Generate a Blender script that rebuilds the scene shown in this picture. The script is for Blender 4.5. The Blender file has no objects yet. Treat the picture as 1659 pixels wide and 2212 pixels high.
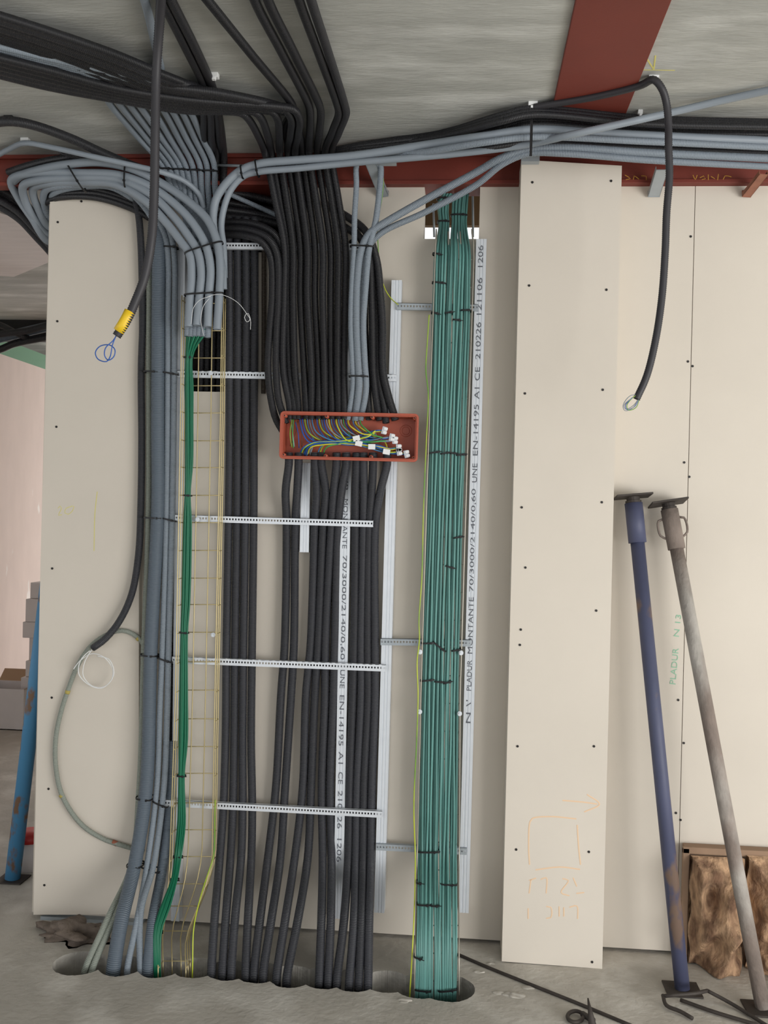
import bpy, math, random
import numpy as np
from mathutils import Vector, Matrix
random.seed(7)
rng = np.random.RandomState(3)
sc = bpy.context.scene
COL = sc.collection
# ------------------------------------------------------------------ camera
F = 2085.0; W, H = 1659.0, 2212.0
D = 3.40; CH = 1.50
YAW = math.atan(175 / F); ROLL = 0.0245
fw = Vector((-math.sin(YAW), math.cos(YAW), 0))
r0 = Vector((math.cos(YAW), math.sin(YAW), 0)); u0 = Vector((0, 0, 1))
rt = (r0 * math.cos(ROLL) + u0 * math.sin(ROLL)); up = (-r0 * math.sin(ROLL) + u0 * math.cos(ROLL))
CAM = Vector((0, -D, CH))
cd = bpy.data.cameras.new('camera'); cam = bpy.data.objects.new('camera', cd); COL.objects.link(cam)
M = Matrix((( rt.x, up.x, -fw.x, CAM.x), (rt.y, up.y, -fw.y, CAM.y), (rt.z, up.z, -fw.z, CAM.z), (0, 0, 0, 1)))
cam.matrix_world = M
cd.sensor_fit = 'VERTICAL'; cd.sensor_height = 36.0; cd.sensor_width = 27.0; cd.lens = 36.0 * F / H
cd.clip_start = 0.05
sc.camera = cam
# ------------------------------------------------------------------ world, lights, exposure
wd = bpy.data.worlds.new('world'); sc.world = wd; wd.use_nodes = True
bg = wd.node_tree.nodes['Background']; bg.inputs[0].default_value = (0.965, 0.98, 1.0, 1); bg.inputs[1].default_value = 1.32
def area(name, loc, target, sx, sy, power, col=(1, 1, 1)):
    l = bpy.data.lights.new(name, 'AREA'); l.shape = 'RECTANGLE'; l.size = sx; l.size_y = sy; l.energy = power; l.color = col
    o = bpy.data.objects.new(name, l); COL.objects.link(o); o.location = loc
    o.rotation_euler = (Vector(target) - Vector(loc)).to_track_quat('-Z', 'Y').to_euler()
    return o
area('daylight_opening', (4.0, -4.2, 0.8), (1.3, 0, 0.3), 3.4, 1.5, 185, (1.0, 0.985, 0.96))
area('fill_left_room', (-2.0, 7.2, 1.3), (-2.6, 2.0, 0.8), 2.0, 2.0, 110, (1.0, 0.97, 0.97))  # added fill lamp to brighten the left room, no source seen there
sc.view_settings.view_transform = 'Standard'; sc.view_settings.look = 'None'
sc.view_settings.gamma = 1; sc.view_settings.use_curve_mapping = False
sc.view_settings.exposure = 0.0

def ray(px, py):
    return (fw + rt * ((px - W / 2) / F) - up * ((py - H / 2) / F))
CZ = 2.76
def P(px, py, Y):
    """point seen at a photo position, on the vertical plane y=Y, or ('c.03') that far under the ceiling, ('f.1') that high over the floor"""
    d = ray(px, py)
    if isinstance(Y, str):
        z = CZ - float(Y[1:] or 0) if Y[0] == 'c' else float(Y[1:] or 0)
        t = (z - CAM.z) / d.z
    else:
        t = (Y - CAM.y) / d.y
    return CAM + d * t
PX = 3.4 / F      # metres of one photo pixel at the wall

# ------------------------------------------------------------------ materials
def lin(c):
    return tuple(((v / 255) / 12.92 if v / 255 <= .04045 else ((v / 255 + .055) / 1.055) ** 2.4) for v in c)
def mat(name, c, rough=.6, metal=0, var=0., vscale=8, stretch=(1, 1, 1), bump=0., bscale=60, corr=0., c2=None, c2lo=.45, c2hi=.6, c2scale=6, spec=.5, trans=0, objrand=0.):
    m = bpy.data.materials.new(name); m.use_nodes = True
    nt = m.node_tree; N = nt.nodes; L = nt.links; b = N['Principled BSDF']
    b.inputs['Roughness'].default_value = rough; b.inputs['Metallic'].default_value = metal
    b.inputs['Specular IOR Level'].default_value = spec
    b.inputs['Transmission Weight'].default_value = trans
    base = (*lin(c), 1)
    tc = N.new('ShaderNodeTexCoord'); mp = N.new('ShaderNodeMapping'); mp.inputs['Scale'].default_value = stretch
    L.new(tc.outputs['Object'], mp.inputs[0])
    rgb = N.new('ShaderNodeRGB'); rgb.outputs[0].default_value = base; col = rgb.outputs[0]
    def mix(fac, a, bcol, typ='MIX'):
        mx = N.new('ShaderNodeMix'); mx.data_type = 'RGBA'; mx.blend_type = typ
        if isinstance(fac, float): mx.inputs[0].default_value = fac
        else: L.new(fac, mx.inputs[0])
        L.new(a, mx.inputs[6])
        if isinstance(bcol, tuple): mx.inputs[7].default_value = bcol
        else: L.new(bcol, mx.inputs[7])
        return mx.outputs[2]
    def noise(scale, det=4, vec=None):
        n = N.new('ShaderNodeTexNoise'); n.inputs['Scale'].default_value = scale; n.inputs['Detail'].default_value = det
        L.new(vec or mp.outputs[0], n.inputs['Vector']); return n.outputs['Fac']
    if c2:
        rp = N.new('ShaderNodeMapRange'); rp.inputs[1].default_value = c2lo; rp.inputs[2].default_value = c2hi
        L.new(noise(c2scale, 6), rp.inputs[0]); col = mix(rp.outputs[0], col, (*lin(c2), 1))
    if var:
        rp = N.new('ShaderNodeMapRange'); rp.inputs[1].default_value = .3; rp.inputs[2].default_value = .7
        rp.inputs[3].default_value = 1 - var; rp.inputs[4].default_value = 1 + var
        L.new(noise(vscale, 6), rp.inputs[0])
        vm = N.new('ShaderNodeVectorMath'); vm.operation = 'SCALE'; L.new(col, vm.inputs[0]); L.new(rp.outputs[0], vm.inputs[3]); col = vm.outputs[0]
    if objrand:
        oi = N.new('ShaderNodeObjectInfo'); rp = N.new('ShaderNodeMapRange'); rp.inputs[3].default_value = 1 - objrand; rp.inputs[4].default_value = 1 + objrand
        L.new(oi.outputs['Random'], rp.inputs[0])
        vm = N.new('ShaderNodeVectorMath'); vm.operation = 'SCALE'; L.new(col, vm.inputs[0]); L.new(rp.outputs[0], vm.inputs[3]); col = vm.outputs[0]
    L.new(col, b.inputs['Base Color'])
    h = None
    if corr:
        uv = N.new('ShaderNodeUVMap'); sp = N.new('ShaderNodeSeparateXYZ'); L.new(uv.outputs[0], sp.inputs[0])
        mu = N.new('ShaderNodeMath'); mu.operation = 'MULTIPLY'; mu.inputs[1].default_value = 2 * math.pi / corr; L.new(sp.outputs[0], mu.inputs[0])
        sn = N.new('ShaderNodeMath'); sn.operation = 'SINE'; L.new(mu.outputs[0], sn.inputs[0]); h = sn.outputs[0]
        bp = N.new('ShaderNodeBump'); bp.inputs['Strength'].default_value = .8; bp.inputs['Distance'].default_value = .0007
        L.new(h, bp.inputs['Height']); L.new(bp.outputs[0], b.inputs['Normal'])
    elif bump:
        bp = N.new('ShaderNodeBump'); bp.inputs['Strength'].default_value = bump; bp.inputs['Distance'].default_value = .01
        L.new(noise(bscale, 8), bp.inputs['Height']); L.new(bp.outputs[0], b.inputs['Normal'])
    return m
MT = {}
MT['board'] = mat('plasterboard_paper', (214, 206, 194), .9, var=.035, vscale=2.2, bump=.03, bscale=400, spec=.2)
MT['board_edge'] = mat('plasterboard_core', (214, 212, 206), .95, var=.05, spec=.1)
MT['ceil'] = mat('ceiling_concrete', (176, 177, 172), .85, var=.11, vscale=6.0, stretch=(.7, 2.6, 1), bump=.25, bscale=40, c2=(198, 199, 195), c2lo=.5, c2hi=.7, c2scale=3.0)
MT['ceil_lit'] = mat('painted_ceiling_light', (225, 218, 216), .85, var=.05, stretch=(.5, 4, 1))  # brighter light on part of the ceiling, put into the colour
MT['floor'] = mat('floor_screed', (180, 175, 166), .92, var=.12, vscale=3.0, bump=.35, bscale=45, c2=(204, 200, 192), c2lo=.48, c2hi=.66, c2scale=5)
MT['hole'] = mat('cut_concrete', (168, 164, 156), .95, var=.2, vscale=20, bump=.4, bscale=60)
MT['red'] = mat('red_primer', (116, 46, 34), .6, var=.08, vscale=4, bump=.04, bscale=200)
MT['shaft'] = mat('near_black_matt', (34, 32, 31), .95, var=.2)  # near black puts cavity shade into the colour; ceiling beam shares it
MT['pink'] = mat('pink_board', (228, 215, 210), .9, var=.03, c2=(246, 244, 243), c2lo=.66, c2hi=.69, c2scale=3.5, stretch=(1, 1.3, .45))
MT['green_board'] = mat('green_board', (120, 165, 140), .9)
MT['black'] = mat('black_corrugated_plastic', (38, 38, 41), .42, corr=.0048, spec=.45, objrand=.28)
MT['blackgeo'] = mat('black_ribbed_plastic', (50, 49, 53), .5, spec=.45)
MT['blue_black'] = mat('dark_corrugated_plastic', (55, 56, 61), .45, corr=.0048, spec=.45, objrand=.18, var=.06, vscale=20)
MT['grey'] = mat('grey_corrugated_plastic', (134, 144, 154), .5, corr=.0048, objrand=.06)
MT['greygeo'] = mat('grey_ribbed_plastic', (138, 147, 156), .5, objrand=.05)
MT['steelgrey'] = mat('slate_corrugated_plastic', (92, 103, 114), .5, corr=.006)
MT['flex'] = mat('grey_green_flexible', (146, 152, 142), .55, corr=.0048)
MT['ochre'] = mat('ochre_mark', (176, 160, 84), .6)
MT['redmark'] = mat('red_mark', (150, 88, 66), .6)
MT['galv'] = mat('galvanised_steel', (222, 227, 233), .42, metal=.25, var=.02, vscale=30)
MT['galvd'] = mat('dull_galvanised_steel', (170, 178, 184), .45, metal=.4, var=.06, vscale=20)
MT['gold'] = mat('yellow_zinc_wire', (200, 184, 138), .4, metal=.5)
MT['goldgrey'] = mat('zinc_wire', (176, 170, 158), .4, metal=.5)
MT['teal'] = mat('teal_cable_sheath', (92, 142, 136), .5, var=.06, vscale=15, objrand=.14)
MT['green'] = mat('green_cable_sheath', (6, 108, 76), .45, objrand=.12)
MT['tie'] = mat('black_nylon', (20, 20, 22), .45)
MT['box'] = mat('terracotta_plastic', (172, 84, 62), .5, var=.04, vscale=20)
MT['wblue'] = mat('blue_wire', (36, 88, 170), .4)
MT['wlblue'] = mat('pale_blue_wire', (70, 128, 172), .4)
MT['wyellow'] = mat('yellow_wire', (214, 204, 60), .4)
MT['wgreen'] = mat('green_wire', (70, 160, 84), .4)
MT['wbrown'] = mat('brown_wire', (112, 66, 48), .4)
MT['wgrey'] = mat('grey_wire', (140, 148, 156), .4)
MT['yg'] = mat('yellow_green_earth_wire', (196, 208, 60), .4, c2=(110, 160, 60), c2scale=3)
MT['white'] = mat('white_plastic', (235, 236, 236), .4)
MT['conn'] = mat('clear_white_plastic', (196, 202, 210), .25, spec=.7)
MT['tape'] = mat('yellow_tape', (240, 200, 40), .4, var=.05, vscale=60)
MT['ink'] = mat('black_ink', (100, 104, 112), .7)
MT['cyellow'] = mat('yellow_crayon', (222, 214, 130), .9)
MT['corange'] = mat('orange_crayon', (232, 200, 166), .9)
MT['cgreen'] = mat('green_ink', (150, 196, 168), .9)
MT['chalkb'] = mat('yellow_chalk', (186, 140, 54), .9)
MT['screw'] = mat('black_screw', (38, 36, 36), .5, metal=.3)
MT['propblue'] = mat('blue_painted_steel', (76, 80, 106), .55, c2=(120, 100, 88), c2lo=.6, c2hi=.66, c2scale=9, stretch=(1, 1, .5), var=.1, vscale=15)
MT['propgrey'] = mat('mortar_covered_steel', (128, 116, 108), .85, c2=(180, 175, 168), c2lo=.46, c2hi=.66, c2scale=5, stretch=(1, 1, .6), var=.14, vscale=25, bump=.3, bscale=80)
MT['proplight'] = mat('light_blue_painted_steel', (78, 142, 186), .5, c2=(128, 100, 78), c2lo=.58, c2hi=.63, c2scale=11, stretch=(1, 1, .6))
MT['rust'] = mat('dark_rusty_steel', (70, 64, 60), .65, metal=.4, var=.2, vscale=30)
MT['copper'] = mat('rusty_orange_steel', (150, 100, 80), .7, var=.15, vscale=25)
MT['wool'] = mat('brown_mineral_wool', (186, 152, 120), .95, c2=(116, 88, 68), c2lo=.42, c2hi=.62, c2scale=13, stretch=(1.6, 1.6, .8), var=.3, vscale=30, bump=1., bscale=45)
MT['card'] = mat('brown_fibre_board', (150, 124, 102), .9, var=.08)
MT['carton'] = mat('white_carton', (222, 216, 214), .8, var=.04)
MT['print'] = mat('printed_label', (206, 200, 198), .8, c2=(150, 146, 148), c2lo=.5, c2hi=.52, c2scale=30, stretch=(.5, 1, 4))
MT['cartonb'] = mat('brown_carton', (168, 140, 112), .85)
MT['yboard'] = mat('yellow_formwork_board', (150, 128, 74), .8, var=.1)
MT['rubble'] = mat('mortar_rubble', (116, 104, 94), .98, var=.3, vscale=18, bump=1., bscale=50)
MT['wood'] = mat('plywood', (120, 96, 70), .85, var=.1)
MT['redpl'] = mat('red_plastic', (190, 48, 44), .4)
MT['brown'] = mat('brown_corrugated_plastic', (60, 52, 44), .5, corr=.0048)

# ------------------------------------------------------------------ object helpers
def mesh(name, V, Fc, m, parent=None, smooth=False, uv=None):
    me = bpy.data.meshes.new(name); me.from_pydata([tuple(v) for v in V], [], Fc)
    for mm in (m if isinstance(m, (list, tuple)) else [m]): me.materials.append(mm)
    if smooth: me.polygons.foreach_set('use_smooth', [True] * len(me.polygons))
    me.update()
    o = bpy.data.objects.new(name, me); COL.objects.link(o)
    if parent is not None: o.parent = parent; o.matrix_parent_inverse = parent_inv(parent)
    return o
def parent_inv(p):
    return Matrix.Translation(p.location).inverted() if p.type == 'EMPTY' else Matrix()
def tag(o, label, cat, group=None):
    o['label'] = label; o['category'] = cat
    if group: o['group'] = group
    return o
def empty(name, loc, label, cat, group=None):
    o = bpy.data.objects.new(name, None); COL.objects.link(o); o.location = loc; o.empty_display_size = .05
    return tag(o, label, cat, group)
def struct(o): o['kind'] = 'structure'; return o
def catmull(pts, step):
    P_ = [np.array(p, float) for p in pts]
    if len(P_) == 2:
        n = max(2, int(np.linalg.norm(P_[1] - P_[0]) / step) + 1)
        return np.array([P_[0] + (P_[1] - P_[0]) * t for t in np.linspace(0, 1, n)])
    P_ = [2 * P_[0] - P_[1]] + P_ + [2 * P_[-1] - P_[-2]]
    out = []
    for i in range(1, len(P_) - 2):
        p0, p1, p2, p3 = P_[i - 1:i + 3]
        t0 = 0; t1 = t0 + max(1e-4, np.linalg.norm(p1 - p0)) ** .5; t2 = t1 + max(1e-4, np.linalg.norm(p2 - p1)) ** .5; t3 = t2 + max(1e-4, np.linalg.norm(p3 - p2)) ** .5
        n = max(1, int(np.linalg.norm(p2 - p1) / step))
        for k in range(n):
            t = t1 + (t2 - t1) * k / n
            A1 = (t1 - t) / (t1 - t0) * p0 + (t - t0) / (t1 - t0) * p1
            A2 = (t2 - t) / (t2 - t1) * p1 + (t - t1) / (t2 - t1) * p2
            A3 = (t3 - t) / (t3 - t2) * p2 + (t - t2) / (t3 - t2) * p3
            B1 = (t2 - t) / (t2 - t0) * A1 + (t - t0) / (t2 - t0) * A2
            B2 = (t3 - t) / (t3 - t1) * A2 + (t - t1) / (t3 - t1) * A3
            out.append((t2 - t) / (t2 - t1) * B1 + (t - t1) / (t2 - t1) * B2)
    out.append(P_[-2]); return np.array(out)
def resample(pts, step):
    d = np.r_[0, np.cumsum(np.linalg.norm(np.diff(pts, axis=0), axis=1))]
    n = max(2, int(d[-1] / step) + 1); s = np.linspace(0, d[-1], n)
    return np.stack([np.interp(s, d, pts[:, k]) for k in range(3)], 1), s
def tube_geo(path, r, seg=12, closed=False, s=None, ridge=0., hollow=False, taper=None):
    n = len(path); T = np.gradient(path, axis=0)
    if closed: T = np.roll(path, -1, 0) - np.roll(path, 1, 0)
    T /= np.linalg.norm(T, axis=1)[:, None] + 1e-12
    a = np.array([0, 1., 0]) if abs(T[0][1]) < .9 else np.array([1., 0, 0])
    nx = np.cross(T[0], a); nx /= np.linalg.norm(nx); V = []; Fc = []
    if s is None: s = np.r_[0, np.cumsum(np.linalg.norm(np.diff(path, axis=0), axis=1))]
    ang = np.arange(seg) * 2 * math.pi / seg; U = []
    rings = []
    for i in range(n):
        nx = nx - T[i] * np.dot(nx, T[i]); nx /= np.linalg.norm(nx) + 1e-12
        ny = np.cross(T[i], nx)
        rr = r * (1 - ridge * (i % 2)) * (taper[0] + (taper[1] - taper[0]) * i / (n - 1) if taper else 1)
        rings.append((path[i], nx.copy(), ny, rr, s[i]))
    if hollow:      # open cut end, with the bore going back up the pipe
        c, a1, b1, rr, ss = rings[-1]
        rings.append((c, a1, b1, r * .8, ss))
        k = max(0, n - 1 - max(2, int(.03 / max(1e-4, s[-1] - s[-2]))))
        c2, a2, b2, _, s2 = rings[k]; rings.append((c2, a2, b2, r * .78, s2)); rings.append((c2, a2, b2, .0004, s2))
    for c, a1, b1, rr, ss in rings:
        for t in ang: V.append(c + (a1 * math.cos(t) + b1 * math.sin(t)) * rr); 
        U.append(ss)
    m = len(rings); UV = []
    for i in range(m if closed else m - 1):
        j = (i + 1) % m
        for k in range(seg):
            k2 = (k + 1) % seg
            Fc.append((i * seg + k, i * seg + k2, j * seg + k2, j * seg + k)); UV += [U[i], k / seg, U[i], (k + 1) / seg, U[j], (k + 1) / seg, U[j], k / seg]
    if not closed:
        Fc.append(tuple(range(seg))[::-1]); UV += [0, 0] * seg
        if not hollow: Fc.append(tuple((m - 1) * seg + k for k in range(seg))); UV += [0, 0] * seg
    return V, Fc, UV
def HY(x): return float(np.interp(x, [172, 262, 345, 422, 492, 560, 628, 700, 766, 836, 905, 966], [c_.y for c_, _ in cs]))
def sink(p):
    if isinstance(p, Vector) or isinstance(p[2], str) or p[1] < 1860 or p[0] > 1005: return p
    k = min(1, (p[1] - 1860) / 200.); return (p[0], p[1], p[2] + (HY(p[0]) - p[2]) * k)
def tube(name, pts, r, m, parent=None, seg=12, step=.02, ridge=0., pitch=.0048, hollow=False, closed=False, raw=False, taper=None):
    w = [p if raw or isinstance(p, Vector) else P(*(sink(p) if name in ('electrical_conduit', 'network_cable', 'earth_wire') else p)) for p in pts]
    if closed: path = np.array([tuple(v) for v in w]); s = None
    else:
        path = catmull(w, step * .5); path, s = resample(path, pitch / 2 if ridge else step)
    V, Fc, UV = tube_geo(path, r, seg, closed, s, ridge, hollow, taper)
    o = mesh(name, V, Fc, m, parent, True)
    uvl = o.data.uv_layers.new(name='UVMap')
    if len(UV) == len(uvl.data) * 2: uvl.data.foreach_set('uv', UV)
    return o
class MB:
    def __init__(s): s.V = []; s.F = []
    def add(s, V, Fc):
        b = len(s.V); s.V += [tuple(v) for v in V]; s.F += [tuple(i + b for i in f) for f in Fc]
    def box(s, a, b, fr=None):
        x0, y0, z0 = a; x1, y1, z1 = b
        V = [Vector(v) for v in ((x0, y0, z0), (x1, y0, z0), (x1, y1, z0), (x0, y1, z0), (x0, y0, z1), (x1, y0, z1), (x1, y1, z1), (x0, y1, z1))]
        if fr: V = [fr @ v for v in V]
        s.add(V, [(0, 3, 2, 1), (4, 5, 6, 7), (0, 1, 5, 4), (1, 2, 6, 5), (2, 3, 7, 6), (3, 0, 4, 7)])
    def cyl(s, p, q, r, seg=12, r2=None):
        path = np.array([tuple(p), tuple(q)]); V, Fc, _ = tube_geo(path, r, seg, taper=(1, (r2 or r) / r)); s.add(V, Fc)
    def tube(s, pts, r, seg=8, step=.01):
        path = catmull(pts, step); V, Fc, _ = tube_geo(path, r, seg); s.add(V, Fc)
    def build(s, name, m, parent=None, smooth=False, bevel=0):
        o = mesh(name, s.V, s.F, m, parent, smooth)
        if bevel:
            bv = o.modifiers.new('bevel', 'BEVEL'); bv.width = bevel; bv.segments = 2; bv.limit_method = 'ANGLE'
        return o
def slab(quad, Y0, thick, m, name, parent=None, bevel=0):
    """flat board: outline given in photo positions on plane Y0 (front), thick going back"""
    a = [P(x, y, Y0) for x, y in quad]; b = [v + Vector((0, thick, 0)) for v in a]; n = len(a)
    Fc = [tuple(range(n))[::-1], tuple(range(n, 2 * n))] + [(i, (i + 1) % n, n + (i + 1) % n, n + i) for i in range(n)]
    o = mesh(name, a + b, Fc, m, parent)
    if bevel:
        bv = o.modifiers.new('bevel', 'BEVEL'); bv.width = bevel; bv.segments = 1
    return o
def frame(o, x, y):   # local frame from origin and two directions
    x = Vector(x).normalized(); y = Vector(y); y = (y - x * y.dot(x)).normalized(); z = x.cross(y)
    return Matrix(((x.x, y.x, z.x, o[0]), (x.y, y.y, z.y, o[1]), (x.z, y.z, z.z, o[2]), (0, 0, 0, 1)))
def text(body, p, q, h, m, parent, name='printed_text'):
    """letters running from world point p to q, letter height h, facing the camera side (-Y)"""
    cu = bpy.data.curves.new(name, 'FONT'); cu.body = body; cu.size = 1; cu.extrude = .0
    t = bpy.data.objects.new(name, cu); COL.objects.link(t); bpy.context.view_layer.update()
    me = bpy.data.meshes.new_from_object(t.evaluated_get(bpy.context.evaluated_depsgraph_get()))
    bpy.data.objects.remove(t); bpy.data.curves.remove(cu)
    xs = [v.co.x for v in me.vertices]; ys = [v.co.y for v in me.vertices]
    x0, x1, y0, y1 = min(xs), max(xs), min(ys), max(ys)
    L = (q - p).length; X = (q - p).normalized(); Z = Vector((0, -1, 0)); Yv = Z.cross(X).normalized()
    for v in me.vertices:
        v.co = p + X * ((v.co.x - x0) / (x1 - x0) * L) + Yv * ((v.co.y - y0) / (y1 - y0) - .5) * h
    me.materials.append(m); o = bpy.data.objects.new(name, me); COL.objects.link(o)
    if parent: o.parent = parent; o.matrix_parent_inverse = parent_inv(parent)
    return o
ORD = ['first', 'second', 'third', 'fourth', 'fifth', 'sixth', 'seventh', 'eighth', 'ninth', 'tenth', 'eleventh', 'twelfth', 'thirteenth', 'fourteenth', 'fifteenth', 'sixteenth', 'seventeenth', 'eighteenth', 'nineteenth', 'twentieth', 'twenty-first', 'twenty-second', 'twenty-third', 'twenty-fourth', 'twenty-fifth', 'twenty-sixth']
def conduit(pts, r, m, label, group=None, **k):
    return tag(tube('electrical_conduit', pts, r, MT[m] if isinstance(m, str) else m, **k), label, 'conduit', group)

# ------------------------------------------------------------------ SETTING
WT = P(880, 404, 0).z                     # top of the boards
XL = P(88, 1200, 0).x
XA0 = P(396, 700, 0).x; XA1 = P(487, 700, 0).x; XA2 = P(608, 480, 0).x
XB0 = P(916, 460, 0).x; XB1 = P(1036, 460, 0).x
XJ = P(1490, 900, 0).x; XR = 4.0; TH = .1
ZA1 = P(440, 846, 0).z; ZA2 = P(540, 545, 0).z; ZB = P(975, 516, 0).z
w = MB(); zb = .012
w.box((XL, 0, zb), (XA0, TH, WT - .02)); w.box((XA0, 0, zb), (XA1, TH, ZA1)); w.box((XA1, 0, zb), (XA2, TH, ZA2))
w.box((XA2, 0, zb), (XB0, TH, WT)); w.box((XB0, 0, zb), (XB1, TH, ZB)); w.box((XB1, 0, zb), (XJ - .0012, TH, WT))
w.box((XJ + .0012, 0, zb), (XR, TH, WT + .006))
wall = struct(w.build('wall_back', MT['board']))
# the left end is lined with a second board whose head is cut to a slope
lb = slab([(108, 436), (200, 427), (296, 462), (300, 640), (300, 1500), (300, 1976), (72, 1976), (88, 1200)], -.03, .029, MT['board'], 'wall_left_lining'); struct(lb); lb.name = 'wall_left'
# boxed column
XC0 = P(1105, 1215, -.14).x; XC1 = P(1322, 1230, -.14).x
zt0 = P(1128, 345, -.14).z; zt1 = P(1345, 358, -.14).z
c = MB(); c.add([(XC0, -.14, .004), (XC1, -.14, .0), (XC1, 0, .0), (XC0, 0, .004), (XC0, -.14, zt0), (XC1, -.14, zt1), (XC1, 0, zt1), (XC0, 0, zt0)],
      [(0, 3, 2, 1), (4, 5, 6, 7), (0, 1, 5, 4), (1, 2, 6, 5), (2, 3, 7, 6), (3, 0, 4, 7)])
column = struct(c.build('wall_column', MT['board']))
# floor with the row of overlapping core-drilled holes
cs = [(P(x, y, 'f0'), rr) for x, y, rr in ((172, 2080, .085), (262, 2086, .072), (345, 2089, .072), (422, 2091, .07), (492, 2096, .07), (560, 2101, .072), (628, 2109, .074), (700, 2112, .074), (766, 2117, .076), (836, 2120, .074), (905, 2130, .078), (966, 2134, .088))]
xa = min(c_.x - r_ for c_, r_ in cs) + .0005; xb = max(c_.x + r_ for c_, r_ in cs) - .0005
N_ = 420; xs = np.linspace(xa, xb, N_); hi = []; lo = []
jn = np.convolve(rng.randn(N_ + 20), np.ones(9) / 9, 'same')[10:-10]; jm = np.convolve(rng.randn(N_ + 20), np.ones(9) / 9, 'same')[10:-10]
for i, x in enumerate(xs):
    v = [(c_.y, math.sqrt(r_ * r_ - (x - c_.x) ** 2)) for c_, r_ in cs if abs(x - c_.x) < r_]
    e = 0 if i in (0, N_ - 1) else 1
    hi.append(max(a + b for a, b in v) + .004 * jn[i] * e); lo.append(min(a - b for a, b in v) + .005 * jm[i] * e)
V = []; Fc = []
for i, x in enumerate(xs):
    V += [(x, -8, 0), (x, lo[i], 0), (x, lo[i], -.35), (x, hi[i], -.35), (x, hi[i], 0), (x, 7.5, 0)]
for i in range(N_ - 1):
    a = i * 6; b = a + 6
    for k in range(5): Fc.append((a + k, b + k, b + k + 1, a + k + 1))
n0 = len(V)
V += [(-9, -8, 0), (-9, 7.5, 0), (6, -8, 0), (6, 7.5, 0)]
Fc += [(n0, 0, 1, 4, 5, n0 + 1), ((N_ - 1) * 6, n0 + 2, n0 + 3, (N_ - 1) * 6 + 5, (N_ - 1) * 6 + 4, (N_ - 1) * 6 + 1)]
Fc += [(1, 2, 3, 4), tuple((N_ - 1) * 6 + k for k in (4, 3, 2, 1))]
fl = struct(mesh('floor', V, Fc, [MT['floor'], MT['hole']]))
for i, p in enumerate(fl.data.polygons):
    if p.index < (N_ - 1) * 5 and p.index % 5 in (1, 2, 3): p.material_index = 1
# ceiling (nothing over the space behind the right part of the wall)
cl = MB(); cl.box((-9, -6, CZ), (6, .13, CZ + .2)); cl.box((-9, .13, CZ), (XL + .35, 7.5, CZ + .2))
struct(cl.build('ceiling', MT['ceil']))
pq = [P(x, y, 'c.004') for x, y in ((-60, 440), (30, 470), (112, 520), (112, 564), (30, 598), (-60, 592))]  # patch painted pale where the left-room ceiling is lit brighter
struct(mesh('ceiling_lit_patch', pq + [v + Vector((0, 0, .004)) for v in pq], [tuple(range(6)), tuple(range(6, 12))[::-1]] + [(i, i + 6, (i + 1) % 6 + 6, (i + 1) % 6) for i in range(6)], MT['ceil_lit']))
# red steel beam over the wall, and the flange of the beam across the ceiling
ZB0 = P(960, 397, -.035).z
b = MB(); b.box((-6, -.035, ZB0), (XL - .01, .02, ZB0 + .014)); b.box((XL - .01, -.035, ZB0), (XR, .10, ZB0 + .014)); b.box((-6, -.022, ZB0 + .014), (XR, -.008, CZ)); b.box((-6, -.035, CZ - .014), (XR, .1, CZ))
beam = tag(b.build('steel_beam', MT['red'], bevel=.002), 'long red primed steel beam running along the top of the plasterboard wall', 'beam')
q = [P(x, y, 'c.012') for x, y in ((1240, 0), (1455, 0))]
vp0 = P(1196, 222, 'c.012'); vp1 = P(1362, 222, 'c.012')
x0 = vp0.x; x1 = vp1.x
b = MB(); b.box((x0, -3.2, CZ - .012), (x1, -.036, CZ))
tag(b.build('beam_flange', MT['red'], bevel=.002), 'wide flat red steel flange crossing the concrete ceiling', 'beam')
# near-black box added so the left opening stays dark, spaces behind the slot
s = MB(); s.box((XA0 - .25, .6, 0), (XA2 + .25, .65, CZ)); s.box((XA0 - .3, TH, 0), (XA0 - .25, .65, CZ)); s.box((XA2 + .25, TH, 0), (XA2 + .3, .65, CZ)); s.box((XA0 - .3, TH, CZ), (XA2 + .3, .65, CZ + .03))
struct(s.build('wall_dark_backing', MT['shaft']))
s = MB(); sl_z = P(975, 487, .5).z; s.box((XB0 - .4, .5, sl_z), (XB1 + .4, .53, sl_z + .28)); 
tag(s.build('lintel_board', MT['wood']), 'brown timber board seen through the slot behind the teal cables', 'board')
s = MB()
for k in range(4): s.box((XB0 - .4, .2 + k * .075, CZ + .12), (XB1 + .5, .27 + k * .075, CZ + .14))
tag(s.build('formwork_boards', MT['yboard']), 'yellowish formwork boards above the slot in the wall', 'boards')
for (xa_, ya, xb_, yb_, w__) in ((936, 440, 938, 514, 'left'), (1021, 400, 1022, 514, 'right')):
    s = MB(); s.cyl(P(xa_, ya, .14), P(xb_, yb_ - 2, .14), .004, 8); tag(s.build('threaded_rod', MT['galvd'], smooth=True), 'thin upright metal rod in the wall slot, ' + w__ + ' of the teal strands', 'rod')
# left room: side wall, far wall
XS = P(40, 1571, 'f0').x - .35
s = MB(); gz = 2.5
zt = P(0, 762, .0); dd = ray(0, 764); t = (XS - CAM.x) / dd.x; gz = (CAM + dd * t).z
s.box((XS - .1, .6, 0), (XS, 7.4, gz)); struct(s.build('wall_left_room', MT['pink'])).name = 'wall_side'
s = MB(); s.box((XS - .1, .6, gz), (XS, 7.4, gz + .11)); struct(s.build('trim_2', MT['green_board']))
s = MB(); s.box((-9, 7.4, 0), (XL + .6, 7.5, CZ)); struct(s.build('wall_far', MT['pink']))
s = MB(); s.box((XL + .45, TH, 0), (XL + .5, 7.4, CZ)); struct(s.build('wall_partition', MT['board']))

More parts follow.
